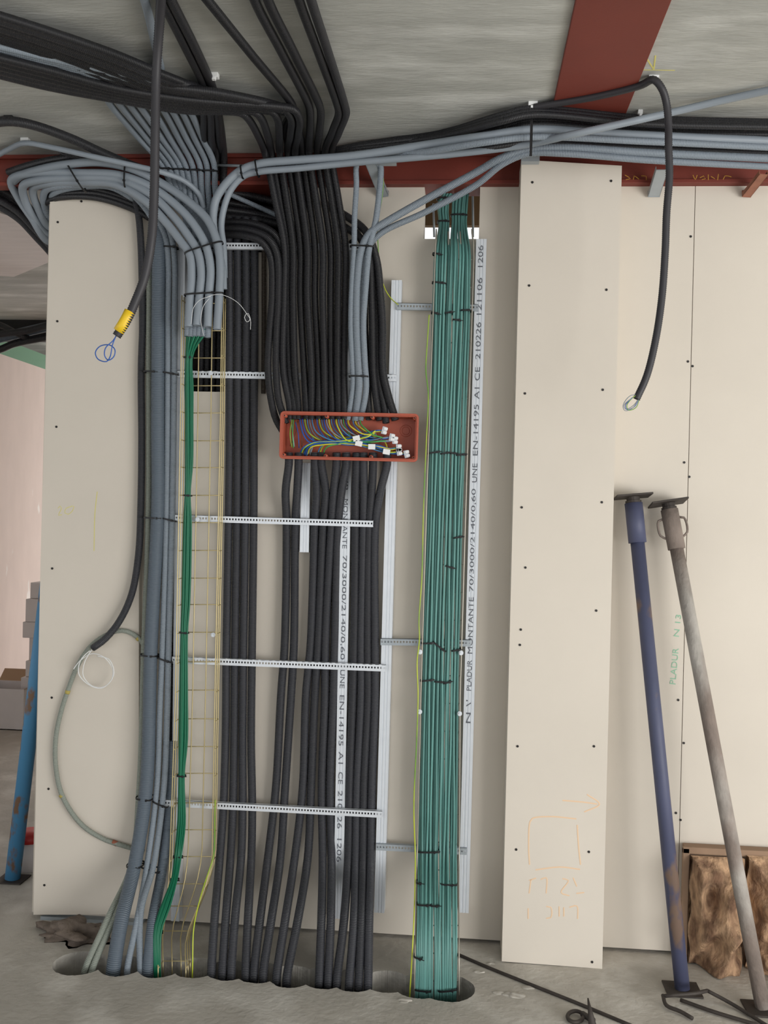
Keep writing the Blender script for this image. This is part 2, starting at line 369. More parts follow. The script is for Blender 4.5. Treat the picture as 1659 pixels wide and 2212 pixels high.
# screws
def screw(x, y, Y, par):
    p = P(x, y, Y); s = MB(); s.cyl(p, p + Vector((0, -.0016, 0)), .0042, 10); s.build('screw', MT['screw'], par)
for x, y in ((125, 480), (124, 694), (122, 922), (113, 1228), (112, 1507), (105, 1704), (96, 1912), (176, 427 + 8)): screw(x, y, -.0305, lb)
for x, y in ((1150, 394), (1143, 617), (1134, 850), (1127, 1096), (1135, 1226), (1125, 1360), (1123, 1393), (1118, 1612), (1115, 1835), (1107, 2084), (1320, 391), (1310, 626), (1302, 842), (1300, 1085), (1288, 1319), (1283, 1612), (1272, 1840), (1279, 2078)): screw(x, y, -.1405, column)
for x, y in ((1492, 511), (1486, 781), (1496, 791), (1478, 999), (1489, 1030), (1474, 1205), (1465, 1512), (1477, 1605), (1460, 1756), (1470, 1771)): screw(x, y, -.0005, wall)
# writing on the boards and the beam
def strokes(name, lines, Y, r, m, par):
    s = MB()
    for ln in lines: s.tube([P(x, y, Y) for x, y in ln], r, 6, .008)
    for i, v in enumerate(s.V): s.V[i] = (v[0], Y + (v[1] - Y) * .12, v[2])
    return s.build(name, m, par)
strokes('crayon_number', [[(125, 1098), (130, 1093), (133, 1098), (126, 1113), (134, 1112)], [(155, 1094), (143, 1098), (140, 1108), (147, 1111), (157, 1103), (160, 1094), (154, 1093)]], -.0305, .0012, MT['cyellow'], lb)
strokes('crayon_line', [[(210, 1062), (205, 1110), (203, 1190)]], -.0305, .0014, MT['cyellow'], lb)
strokes('crayon_square', [[(1144, 1868), (1142, 1830), (1145, 1775), (1150, 1768), (1190, 1764), (1245, 1769)], [(1247, 1782), (1250, 1830), (1254, 1868)], [(1157, 1879), (1210, 1873), (1253, 1878)]], -.1405, .0022, MT['corange'], column)
strokes('crayon_arrow', [[(1215, 1729), (1262, 1733), (1290, 1737)], [(1268, 1716), (1295, 1737), (1262, 1754)]], -.1405, .0022, MT['corange'], column)
strokes('crayon_note', [[(1143, 1930), (1147, 1900)], [(1143, 1902), (1158, 1897)], [(1168, 1900), (1180, 1896), (1180, 1930)], [(1215, 1898), (1228, 1902), (1212, 1928), (1230, 1935)], [(1238, 1896), (1246, 1915)], [(1245, 1930), (1262, 1928)], [(1141, 1985), (1141, 1962)], [(1180, 1958), (1190, 1960), (1190, 1982), (1180, 1984)], [(1208, 1958), (1208, 1980)], [(1218, 1960), (1218, 1980)], [(1230, 1960), (1246, 1957), (1248, 1985)]], -.1405, .002, MT['corange'], column)
strokes('chalk_writing', [[(1350, 378), (1362, 386), (1352, 388)], [(1368, 388), (1370, 380), (1380, 387)], [(1385, 380), (1396, 381), (1396, 389)], [(1497, 378), (1502, 388), (1506, 378)], [(1512, 384), (1520, 380), (1524, 386), (1516, 388)], [(1530, 389), (1530, 377)], [(1536, 381), (1544, 386)], [(1550, 389), (1552, 376)], [(1562, 388), (1566, 380), (1580, 382)]], -.0355, .0011, MT['chalkb'], beam)
pp = P(1453, 1478, -.001); qq = P(1460, 1400, -.001); text('PLADUR', pp, qq, .02, MT['cgreen'], wall)
pp = P(1461, 1375, -.001); qq = P(1466, 1328, -.001); text('N 13', pp, qq, .018, MT['cgreen'], wall)
o = strokes('crayon_mark', [[(1415, 118), (1413, 150)], [(1398, 128), (1413, 148)], [(1380, 150), (1458, 152)]], 0, .002, MT['cyellow'], None)
bpy.data.objects.remove(o)
s = MB()
for ln in ([(1416, 120), (1412, 152)], [(1398, 128), (1412, 150)], [(1382, 151), (1458, 152)]): s.tube([P(x, y, 'c.0005') for x, y in ln], .0025, 6)
for i, v in enumerate(s.V): s.V[i] = (v[0], v[1], CZ - .0004 + (v[2] - CZ) * .1)
struct(s.build('trim_3', MT['cyellow']))

# ------------------------------------------------------------------ metal studs and slotted rails
def stud(top, bot, w_, Y, label, dim='galv', depth=.042):
    a = P(*top, Y); b_ = P(*bot, Y); b_.x = a.x + (b_.x - a.x)
    prof = [(-.5 * w_, depth), (-.5 * w_, 0), (-.22 * w_, 0), (-.18 * w_, .002), (-.12 * w_, .002), (-.08 * w_, 0), (.08 * w_, 0), (.12 * w_, .002), (.18 * w_, .002), (.22 * w_, 0), (.5 * w_, 0), (.5 * w_, depth)]
    V = []
    for c_ in (a, b_):
        for x, y in prof: V.append((c_.x + x, Y + y, c_.z))
        for x, y in prof[::-1]:
            V.append((c_.x + x * (.94 if abs(x) > .45 * w_ else 1), Y + y + (.0012 if y < depth else 0), c_.z))
    n = len(prof) * 2
    Fc = [(i, (i + 1) % n, n + (i + 1) % n, n + i) for i in range(n)]
    for k in range(len(prof) - 1):
        Fc += [(k, k + 1, n - 2 - k, n - 1 - k)[::-1], (n + k, n + k + 1, 2 * n - 2 - k, 2 * n - 1 - k)]
    return tag(mesh('metal_stud', V, Fc, MT[dim]), label, 'metal stud', 'galvanised studs on the wall')
SY = -.045
stud((391, 533), (378, 1990), .03, SY, 'galvanised metal stud behind the wire cable tray, leftmost of the studs')
stud((661, 1000), (657, 1193), .032, SY, 'short bright stud piece ending just under the slotted rail below the orange box')
st3 = stud((757, 535), (730, 1985), .034, SY, 'galvanised stud with printed lettering between the black conduits below the orange box')
stud((857, 605), (819, 1972), .036, SY, 'long bright stud right of the orange junction box')
stud((842, 1836), (836, 1974), .012, SY + .01, 'narrow dull strip beside the foot of the long stud right of the box', 'galvd', .03) if False else None
st5 = stud((1040, 516), (1001, 1972), .036, SY, 'galvanised stud with printed lettering right of the teal cables')
def words(st, lst, xf, down):
    for wd_, ya, yb in lst:
        if down: p, q = P(xf(ya), ya, SY - .0006), P(xf(yb), yb, SY - .0006)
        else: p, q = P(xf(yb), yb, SY - .0006), P(xf(ya), ya, SY - .0006)
        q.x = p.x; text(wd_, p, q, .0165, MT['ink'], st)
words(st3, [('DUR', 1005, 1062), ('MONTANTE', 1078, 1185), ('70/3000/2140/0,60', 1200, 1425), ('UNE', 1447, 1487), ('EN-14195', 1502, 1611), ('A1', 1624, 1650), ('CE', 1668, 1694), ('210226', 1708, 1790), ('1206', 1812, 1862)], lambda y: 757 - (y - 535) * 27 / 1450, True)
words(st5, [('1206', 530, 577), ('121106', 600, 680), ('210226', 696, 776), ('CE', 793, 822), ('A1', 837, 862), ('EN-14195', 874, 984), ('UNE', 1001, 1042), ('70/3000/2140/0,60', 1056, 1278), ('MONTANTE', 1290, 1412), ('PLADUR', 1426, 1492), ("N \\'", 1512, 1562)], lambda y: 1039 - (y - 516) * 39 / 1456, False)

def rail(p, q, Y, label, h=.022, m='galv', group='slotted rails across the wall'):
    a = P(*p, Y); b_ = P(*q, Y); L = (b_ - a).length; fr = frame(a, b_ - a, (0, 1, 0))  # x along, y back, z down?
    pitch = .0105; n = max(1, int(L / pitch)); pitch = L / n; hw = pitch * .25; hh = .0032; V = []; Fc = []
    def q4(pts):
        i0 = len(V); V.extend(pts); Fc.append((i0, i0 + 1, i0 + 2, i0 + 3))
    z0, z1 = -h / 2, h / 2
    for k in range(n):
        xa_, xb_ = k * pitch, (k + 1) * pitch; xm = (xa_ + xb_) / 2; l, r_ = xm - hw, xm + hw
        for (A, B, C_, D_) in ((xa_, z0, xb_, -hh), (xa_, hh, xb_, z1), (xa_, -hh, l, hh), (r_, -hh, xb_, hh)):
            q4([(A, 0, B), (C_, 0, B), (C_, 0, D_), (A, 0, D_)])
    for z in (z0, z1):
        q4([(0, 0, z), (L, 0, z), (L, .014, z), (0, .014, z)])
    V = [fr @ Vector(v) for v in V]
    o = mesh('slotted_rail', V, Fc, MT[m]); sd = o.modifiers.new('solid', 'SOLIDIFY'); sd.thickness = .0014
    return tag(o, label, 'rail', group)
RY = -.07
rail((385, 529), (806, 533), RY + .006, 'slotted metal rail high on the wall behind the bunched black conduits')
rail((382, 807), (856, 816), RY + .006, 'slotted metal rail just above the orange junction box')
rail((378, 1118), (806, 1131), RY, 'slotted metal rail below the orange box, in front of the black conduits')
rail((372, 1425), (833, 1443), RY, 'slotted metal rail crossing the black conduits at mid height')
rail((355, 1734), (825, 1759), RY, 'lowest slotted metal rail across the black conduits')
rail((857, 661), (1033, 664), RY + .015, 'short slotted rail at the top of the teal cable tray', m='galvd')
rail((822, 1386), (1017, 1389), RY + .015, 'short slotted rail at mid height behind the teal cables', m='galvd')
rail((812, 1829), (1008, 1839), RY + .015, 'short slotted rail near the foot of the teal cables', m='galvd')
s = MB(); s.cyl(P(470, 357, -.06), P(602, 360, -.06), .005); tag(s.build('threaded_rod', MT['galvd'], smooth=True), 'thin metal rod under the red beam between grey and black conduits', 'rod')
rail((-30, 372), (26, 377), -.02, 'end of a slotted rail at the far left below the red beam')

# ------------------------------------------------------------------ wire cable trays
def tray(rows, Yb, dep, ncols, ys, m1, m2, label, extra=None):
    """rows: (py, x_left, x_right) of the base, Yb(py) base plane"""
    e = empty('wire_cable_tray', P(rows[-1][1], rows[-1][0], Yb(rows[-1][0])), label, 'cable tray')
    yy = [r_[0] for r_ in rows]
    def base(py, u):
        xl = np.interp(py, yy, [r_[1] for r_ in rows]); xr = np.interp(py, yy, [r_[2] for r_ in rows]); return P(xl + (xr - xl) * u, py, Yb(py))
    keys = sorted(set(yy + list(ys)))
    off = Vector((0, -1, 0))
    for i in range(ncols):
        tube('long_wire', [base(y, i / (ncols - 1)) for y in keys], .0021, MT[m1], e, seg=6, step=.05)
    for u in (0, 1):
        for k in (.5, 1):
            tube('side_wire', [base(y, u) + off * dep * k for y in keys], .0021, MT[m1], e, seg=6, step=.05)
    for y in ys:
        l, r_ = base(y, 0), base(y, 1)
        p = [l + off * dep, l + off * .004, l + (r_ - l) * .02, r_ + (l - r_) * .02, r_ + off * .004, r_ + off * dep]
        mb = MB()
        for a, b_ in zip(p[:-1], p[1:]): mb.cyl(a + Vector((0, .003, 0)), b_ + Vector((0, .003, 0)), .0018, 6)
        mb.build('cross_wire', MT[m2], e, True)
    return e
def yb1(y): return float(np.interp(y, [0, 1850, 1900, 2010, 2060, 2110], [-.078, -.078, -.09, -.18, HY(380) + .03, HY(380) + .03]))
ys1 = [655, 714, 773, 833, 892, 952, 1010, 1070, 1129, 1189, 1249, 1306, 1366, 1430, 1491, 1553, 1613, 1671, 1735, 1793, 1851, 1910, 1958, 2012, 2077]
tray([(645, 402, 487), (900, 399, 484), (1500, 388, 472), (1850, 376, 466), (1910, 372, 450), (1960, 362, 430), (2012, 352, 411), (2112, 352, 411)], yb1, .05, 4, ys1, 'gold', 'gold', 'yellow zinc wire mesh cable tray carrying the dark green cables')
def yb2(y): return float(np.interp(y, [0, 1850, 1860, 2060, 2160], [-.082, -.082, -.084, HY(945) + .02, HY(945) + .02]))
ys2 = [y for y in range(560, 2140, 60)]
tray([(500, 943, 1019), (545, 941, 1024), (1000, 925, 1009), (1500, 910, 994), (1850, 902, 992), (1900, 901, 991), (2140, 896, 992)], yb2, .03, 4, ys2, 'goldgrey', 'goldgrey', 'wire mesh cable tray behind the teal cables')
def clampwasher(x, y, Y, label):
    p = P(x, y, Y); s = MB(); s.cyl(p, p + Vector((0, -.006, 0)), .008, 14); s.cyl(p + Vector((0, -.006, 0)), p + Vector((0, -.012, 0)), .0045, 6)
    tag(s.build('tray_clamp', MT['galv']), label, 'clamp', 'tray clamps')
clampwasher(461, 1371, -.081, 'small bright clamp on the yellow wire tray above the mid height rail')
clampwasher(427, 1122, -.081, 'small bright clamp fixing the yellow tray to the rail below the orange box')
clampwasher(456, 806, -.081, 'small bright clamp on the yellow tray at the rail above the box')
clampwasher(908, 1408, -.115, 'small clamp at the left edge of the teal cables just below the mid rail')
clampwasher(907, 1537, -.115, 'lower small clamp at the left edge of the teal cables')
clampwasher(996, 1410, -.115, 'small clamp at the right edge of the teal cables just below the mid rail')
clampwasher(993, 1541, -.115, 'lower small clamp at the right edge of the teal cables')

# ------------------------------------------------------------------ CONDUITS
g = 'slim grey conduits beside the tray'
conduit([(332, 420, -.055), (325, 500, -.05), (322, 700, -.05), (321, 1100, -.05), (311, 1400, -.05), (301, 1700, -.06), (284, 1868, -.1), (235, 1980, -.17), (187, 2086, -.22), (180, 2110, -.24)], .0105, 'flex', 'slim light grey conduit at the far left of the vertical grey bunch')
conduit([(348, 400, -.09), (344, 500, -.078), (341, 900, -.075), (341, 1100, -.075), (326, 1400, -.075), (316, 1700, -.085), (291, 1868, -.13), (262, 1990, -.2), (246, 2086, -.24), (243, 2115, -.25)], .0235, 'steelgrey', 'thick slate grey conduit standing beside the black drooping conduit', seg=20)
conduit([(185, 395, -.13), (262, 397, -.14), (300, 420, -.13), (335, 465, -.11), (357, 510, -.09), (363, 560, -.075), (363, 700, -.07), (360, 1100, -.07), (351, 1400, -.07), (346, 1520, -.07), (339, 1700, -.075), (318, 1868, -.12), (296, 1990, -.2), (276, 2086, -.24), (274, 2112, -.25)], .0105, 'grey', 'slim grey conduit next right of the thick slate conduit', g)
conduit([(200, 388, -.13), (270, 390, -.14), (312, 418, -.13), (350, 465, -.11), (370, 510, -.09), (377, 560, -.075), (377, 700, -.07), (372, 1100, -.07), (364, 1400, -.07), (361, 1540, -.07), (354, 1700, -.075), (332, 1868, -.12), (304, 1970, -.19), (303, 2086, -.23), (305, 2112, -.24)], .0105, 'grey', 'slim grey conduit nearest the tray, second right of the thick slate conduit', g)
conduit([(318, 1730, -.045), (296, 1868, -.07), (255, 1965, -.15), (202, 2086, -.2), (195, 2112, -.21)], .0105, 'flex', 'slim light grey conduit splaying left at the floor, second from the left')
conduit([(372, 1600, -.045), (368, 1720, -.045), (350, 1880, -.08), (330, 1990, -.15), (320, 2086, -.2), (319, 2112, -.21)], .018, 'steelgrey', 'thick grey conduit splaying behind the slim ones down to the hole', seg=16)
conduit([(384, 545, -.03), (382, 1100, -.03), (372, 1500, -.03), (366, 1700, -.03)], .006, 'black', 'thin dark conduit standing between the slim grey conduits and the leftmost stud')

# arch of grey conduits over the left board
wp = -.17
arch = [
 ([(150, 470, .16), (106, 500, .1), (60, 445, .05), (32, 405, 0), (36, 385, -.06), (80, 368, -.12), (152, 354, -.15), (217, 351, -.16), (282, 364, wp), (344, 393, wp), (413, 440, wp), (450, 478, wp), (470, 527, wp), (476, 580, wp), (474, 635, wp), (469, 712, wp)], .0148, 'outermost ribbed grey conduit of the arch, with the rightmost cut end above the tray'),
 ([(150, 500, .15), (106, 522, .09), (68, 470, .05), (38, 425, .01), (24, 392, -.04), (60, 375, -.1), (174, 374, -.14), (260, 379, -.165), (330, 406, wp), (395, 457, wp), (430, 502, wp), (447, 537, wp), (455, 580, wp), (452, 635, wp), (449, 706, wp)], .0148, 'second ribbed grey conduit of the arch, ending second from the right above the tray'),
 ([(155, 480, .14), (108, 510, .09), (72, 470, .05), (54, 432, .0), (50, 402, -.06), (80, 390, -.1), (152, 385, -.13), (255, 388, -.16), (325, 420, wp), (375, 468, wp), (409, 513, wp), (428, 546, wp), (435, 590, wp), (431, 640, wp), (425, 703, wp)], .0148, 'third ribbed grey conduit of the arch, ending third from the right above the tray'),
 ([(155, 470, .13), (109, 492, .08), (80, 445, .03), (72, 408, -.04), (110, 396, -.1), (185, 394, -.13), (250, 399, -.155), (316, 436, wp), (360, 482, wp), (391, 522, wp), (410, 550, wp), (414, 600, wp), (411, 640, wp), (407, 706, wp)], .0148, 'innermost ribbed grey conduit of the arch, leftmost cut end above the tray'),
]
for pts, r, lab in arch:
    conduit(pts, r, 'greygeo', lab, 'ribbed grey conduits of the arch', ridge=.09, hollow=True, pitch=.0055, seg=14)
conduit([(155, 455, .13), (112, 476, .08), (95, 440, .02), (98, 412, -.05), (125, 402, -.1), (185, 398, -.115), (262, 404, -.12), (300, 432, -.115), (333, 478, -.1), (350, 530, -.06), (352, 640, -.035)], .0125, 'grey', 'smooth grey conduit hugging the underside of the arch over the left board')
conduit([(150, 440, .13), (112, 455, .08), (110, 432, .01), (122, 414, -.06), (165, 404, -.08), (240, 404, -.1), (290, 430, -.095)], .0115, 'grey', 'short grey conduit turning behind the slanted head of the left board')
conduit([(-30, 350, 'c.03'), (20, 322, 'c.02'), (56, 309, 'c.03'), (110, 318, 'c.05'), (200, 338, -.24), (300, 360, -.22), (350, 372, -.21), (400, 392, -.15), (430, 420, -.12), (440, 450, -.12)], .0095, 'greygeo', 'single thin ribbed grey conduit strapped to the ceiling at far left', ridge=.08, pitch=.0055)
conduit([(-30, 268, 'c.02'), (22, 262, 'c.02'), (70, 270, 'c.03'), (150, 298, 'c.05'), (220, 330, 'c.06'), (300, 365, -.12), (360, 400, -.06)], .0155, 'black', 'thick black conduit curving over the far left ceiling')
conduit([(18, 372, -.06), (60, 358, -.1), (120, 344, -.12), (180, 338, -.13), (260, 348, -.11), (330, 372, -.07)], .0125, 'black', 'black conduit lying along the top of the grey arch')
conduit([(130, 325, 'c.05'), (170, 340, -.15), (250, 356, -.12), (330, 385, -.06)], .011, 'black', 'short black conduit between the grey arch and the thin ribbed grey conduit')
for i, (dy, Yv) in enumerate(((0, .12), (12, .15), (26, .12), (40, .15))):
    conduit([(-60, 385 + dy, Yv), (-10, 402 + dy, Yv), (40, 432 + dy, Yv), (75, 468 + dy, Yv), (115, 512 + dy, Yv), (150, 560 + dy, Yv + .03)], .0145, 'black', ORD[i] + ' black conduit from the top among those dropping behind the wall end', 'black conduits behind the wall end')
for i, (a, b_, c_) in enumerate(((410, 412, 440), (418, 420, 448), (424, 429, 458))):
    conduit([(95, a + 16, .03), (130, a + 2, -.045), (200, b_ - 3, -.06), (260, b_ + 12, -.062), (315, c_ + 8, -.06), (345, c_ + 30, -.03)], .0115, 'black', ORD[i] + ' from the top of the black conduits over the slanted left board', 'black conduits on the left board')
# nine grey conduits, from the left along the black bundle, then down to the arch
xt = [351, 364, 377, 389, 401, 416, 432, 447, 463]; xu = [243, 264, 285, 305, 328, 350, 368, 388, 406]
xd = [(372, 430), (382, 432), (392, 432), (401, 420), (413, 420), (425, 433), (438, 430), (452, 420), (467, 400)]
xe = [(404, 727), (412, 728), (420, 727), (429, 727), (439, 728), (449, 729)]
for i in range(9):
    gl = -.06 - .014 * (i % 3)
    pts = [(-60, 86 + (8 - i) * 5, 'c.05'), (120, 128 + (8 - i) * 4, 'c.05'), (xu[i] - 36, 186 + (i % 2) * 2, 'c.045'), (xu[i], 232, 'c.035'), ((xu[i] * .5 + xt[i] * .5) + 3, 298, 'c.025'), (xt[i], 358, -.09), (xd[i][0] - 3, 400, -.095)]
    if i < 3: pts += [(400 + i * 12, 470, -.1), (412 + i * 14, 540, -.12), (412 + i * 14, 600, -.13)]
    else:
        j = i - 3
        pts += [(xd[i][0], 440, -.11), (448 + (i - 6) * 4, 500, -.125), (438 + (i - 6) * 8, 600, -.13), xe[j] + (-.135,)]
    conduit(pts, .0105, 'grey', ORD[i] + ' from the left of nine grey conduits fanning down from the ceiling', 'nine grey conduits fanning from the ceiling', hollow=True)
# grey conduits from the right
conduit([(1700, 306, 'c.07'), (1500, 298, 'c.07'), (1300, 288, 'c.06'), (1150, 280, 'c.06'), (1050, 294, 'c.075'), (923, 313, -.26), (760, 337, -.2), (640, 346, -.18), (560, 354, -.17), (519, 369, -.165), (487, 398, -.16), (466, 433, -.15), (460, 480, -.145), (468, 530, -.14), (480, 580, -.135), (482, 625, -.13)], .0145, 'greygeo', 'thick ribbed grey conduit sweeping from the right ceiling and curling down to the tray', ridge=.08, pitch=.0055, seg=14)
conduit([(1720, 182, 'c.02'), (1560, 217, 'c.02'), (1437, 246, 'c.04'), (1248, 288, 'c.1'), (1139, 312, -.34), (1031, 327, -.3), (900, 340, -.25), (760, 352, -.2), (640, 364, -.18), (560, 371, -.17), (527, 380, -.16), (500, 408, -.15), (484, 449, -.14), (478, 490, -.13), (483, 533, -.12), (485, 600, -.11)], .0115, 'greygeo', 'grey conduit running diagonally from the upper right under the ceiling bunch', ridge=.08, pitch=.0055, seg=14)
conduit([(480, 411, -.02), (495, 419, -.02), (545, 441, .0), (598, 465, .02), (640, 484, .03)], .0085, 'grey', 'short grey conduit crossing the dark opening in the wall')
gg = 'grey conduits right of the ceiling strap'
conduit([(1700, 320, 'c.09'), (1400, 306, 'c.09'), (1150, 296, 'c.09'), (1060, 306, 'c.1'), (930, 327, -.28), (821, 345, -.15), (823, 365, -.13), (818, 430, -.13), (811, 480, -.125), (798, 534, -.12), (790, 620, -.12), (785, 700, -.12), (788, 780, -.12), (791, 840, -.115), (782, 893, -.1), (778, 908, -.1)], .0105, 'grey', 'grey conduit into the orange box, rightmost of the three side by side', hollow=True)
conduit([(1700, 344, 'c.11'), (1400, 330, 'c.11'), (1210, 319, 'c.1'), (1134, 324, -.3), (1080, 343, -.27), (1031, 371, -.22), (917, 432, -.16), (830, 482, -.13), (800, 502, -.12), (782, 534, -.12), (772, 600, -.12), (770, 700, -.12), (774, 790, -.12), (776, 830, -.12), (769, 893, -.1), (767, 910, -.1)], .0125, 'grey', 'grey conduit running down diagonally into the box, middle of the three side by side', hollow=True)
conduit([(1700, 362, 'c.13'), (1400, 346, 'c.13'), (1220, 332, 'c.12'), (1140, 332, -.3), (1085, 355, -.26), (1031, 398, -.2), (917, 459, -.14), (820, 506, -.1), (790, 545, -.085), (782, 620, -.08), (780, 760, -.08)], .0105, 'grey', 'lower of the two grey diagonals, passing behind the three grey conduits')
conduit([(800, 330, -.2), (771, 352, -.14), (770, 400, -.125), (766, 470, -.12), (765, 534, -.12), (760, 620, -.12), (758, 700, -.12), (761, 780, -.12), (763, 830, -.115), (754, 893, -.1), (752, 908, -.1)], .0095, 'grey', 'grey conduit into the orange box, leftmost of the three side by side', hollow=True)
# black conduits of the ceiling run on the right
for i in range(6):
    y1 = 234 + i * 7; y2 = 265 + i * 5.2; off = .02 + .012 * (i % 3)
    conduit([(1720, y2, 'c%.3f' % (.03 + .012 * (i % 3))), (1400, y1 + 22 - i, 'c%.3f' % off), (1148, y1, 'c%.3f' % off), (1085, y1 + 14, 'c%.3f' % (off + .01)), (950, 288 + i * 4, -.22 - .012 * (i % 3)), (840, 304 + i * 3.4, -.17 - .01 * (i % 2)), (760, 316 + i * 2.4, -.14), (690, 335 + i * 3, -.07), (640, 370 + i * 5, -.03)], .0105, 'black', ORD[i] + ' from the top of the black conduits strapped under the right ceiling', 'black conduits under the right ceiling', seg=10)
conduit([(1720, 334, 'c.085'), (1400, 320, 'c.085'), (1200, 309, 'c.08'), (1150, 306, 'c.08'), (1090, 314, 'c.09'), (960, 336, -.25)], .0115, 'black', 'single black conduit running between the grey ones under the right ceiling')
# hanging pair
hc = conduit([(1040, 262, 'c.02'), (1145, 234, 'c.018'), (1290, 208, 'c.018'), (1385, 184, 'c.018'), (1412, 172, 'c.02'), (1430, 192, -.62), (1440, 225, -.6), (1444, 270, -.59), (1444, 310, -.59), (1446, 380, -.58), (1440, 460, -.57), (1437, 540, -.56), (1430, 640, -.55), (1416, 735, -.55), (1397, 812, -.55), (1375, 862, -.55)], .0112, 'blackgeo', 'black ribbed conduit hanging on the right side with wires poking out of its end', ridge=.12, hollow=True, pitch=.006, seg=14)
for k, (m, dx) in enumerate((('wgrey', 0), ('wblue', 3), ('yg', 6), ('wgrey', -2))):
    tube('wire', [(1378, 852, -.55), (1362 + dx, 862 - k * 2, -.56), (1348 + dx, 876, -.55), (1352 + dx, 884 + k, -.545), (1368 + dx, 876 + k * 2, -.545), (1382, 858, -.55)], .0012, MT[m], hc, seg=6, step=.004)
hm = conduit([(352, -60, -1.17), (344, 60, -1.05), (338, 150, -1.0), (335, 300, -.97), (333, 420, -.95), (327, 520, -.94), (312, 600, -.93), (291, 655, -.93), (275, 690, -.93), (252, 726, -.93)], .0125, 'blackgeo', 'black ribbed conduit hanging in front of everything, yellow tape near its end', ridge=.12, hollow=True, pitch=.0062, seg=16)
tube('tape_wrap', [(281, 672, -.93), (270, 694, -.93), (256, 716, -.93)], .0144, MT['tape'], hm, seg=18)
tube('wire_loop', [(254, 720, -.93), (245, 735, -.93), (228, 752, -.94), (226, 768, -.94), (234, 778, -.93), (246, 770, -.92), (248, 755, -.92), (236, 745, -.92), (216, 748, -.93), (206, 762, -.94), (212, 776, -.94), (230, 781, -.94), (238, 770, -.93), (243, 745, -.93), (252, 722, -.93)], .0015, MT['wblue'], hm, seg=7, step=.004)
nb = conduit([(290, 418, -.08), (300, 470, -.06), (307, 600, -.052), (308, 700, -.05), (305, 800, -.05), (306, 950, -.05), (304, 1100, -.052), (299, 1200, -.056), (284, 1285, -.06), (256, 1345, -.065), (225, 1382, -.07), (200, 1400, -.07)], .0125, 'blue_black', 'black conduit drooping down the left board, white cord at its cut end', hollow=True)
tube('pull_cord', [(202, 1399, -.07), (192, 1412, -.07), (170, 1430, -.07), (158, 1447, -.068), (175, 1425, -.066), (200, 1412, -.07), (225, 1420, -.075), (243, 1445, -.07), (240, 1470, -.065), (218, 1487, -.065), (190, 1478, -.07), (170, 1455, -.074), (175, 1425, -.08), (196, 1405, -.075), (183, 1430, -.075), (180, 1460, -.07), (200, 1482, -.066), (228, 1482, -.07), (246, 1455, -.075), (236, 1425, -.075), (210, 1417, -.072)], .0016, MT['white'], nb, seg=6, step=.006)
fo = conduit([(322, 1430, -.035), (308, 1388, -.04), (285, 1368, -.045), (262, 1362, -.045), (235, 1369, -.045), (200, 1392, -.045), (172, 1430, -.045), (150, 1482, -.045), (130, 1545, -.045), (120, 1600, -.045), (121, 1660, -.045), (135, 1720, -.045), (175, 1780, -.045), (225, 1813, -.045), (270, 1828, -.045), (312, 1840, -.03)], .0085, 'flex', 'slim grey green conduit looping out over the left board')
def band(par, a, b_, r, m): tube('colour_band', [a, b_], r, MT[m], par, step=.004)
band(fo, (296, 1377, -.043), (301, 1381, -.041), .0092, 'ochre'); band(fo, (147, 1491, -.045), (145, 1498, -.045), .0092, 'ochre'); band(fo, (131, 1716, -.045), (135, 1721, -.045), .0092, 'ochre'); band(fo, (243, 1819, -.045), (253, 1823, -.045), .0094, 'redmark')

# black run at the upper left under the ceiling, turning down into the middle bunch
xtop = [574, 588, 605, 622, 638, 655, 668, 686, 702, 716]
xr1 = [614, 622, 633, 649, 664, 680, 697, 714, 730, 746]
xr2 = [612, 626, 637, 657, 673, 688, 701, 715, 729, 743]
xbx = [626, 636, 644, 661, 673, 688, 702, 717, 731, 744]
turn = [528, 557, 592, 622, 640]
for i in range(10):
    o_ = .012 * (i % 2)
    if i < 5:
        yl = 158 - i * 9
        pts = [(-60, yl - 12, 'c.075'), (100, yl + 28, 'c.07'), (250, 214 - i * 6, 'c.065'), (400, 238 - i * 6, 'c.06'), (turn[i] - 40, 240 - i * 2.5, 'c.055'), (turn[i] - 8, 243 - i * 2, 'c.055'), (turn[i] + 6, 254, 'c.055'), ((turn[i] + xtop[i]) / 2 + 5, 290, 'c.045')]
    else:
        tx = [448, 550, 579, 646, 672][i - 5]; kx = [634, 669, 692, 731, 747][i - 5]
        pts = [(tx - 40, -50, 'c.025') if i == 5 else (tx - 14, -50, 'c.025'), (tx, 0, 'c.025'), ((tx + kx) / 2, 115, 'c.025'), (kx - 2, 228, 'c.025'), (kx + 1, 243, 'c.03'), ((kx + xtop[i]) / 2 + 1, 285, 'c.035')]
    pts += [(xtop[i], 337, -.12 + o_), ((xtop[i] + xr1[i]) / 2, 430, -.105 + o_), (xr1[i], 532, -.1 + o_), (xr1[i], 640, -.1 + o_), (xr2[i], 800, -.1 + o_), (xbx[i], 880, -.1), (xbx[i], 906, -.1)]
    conduit(pts, .0122, 'black', ORD[i] + ' from the left of the black conduits entering the orange box from above', 'black conduits into the top of the box', hollow=True)
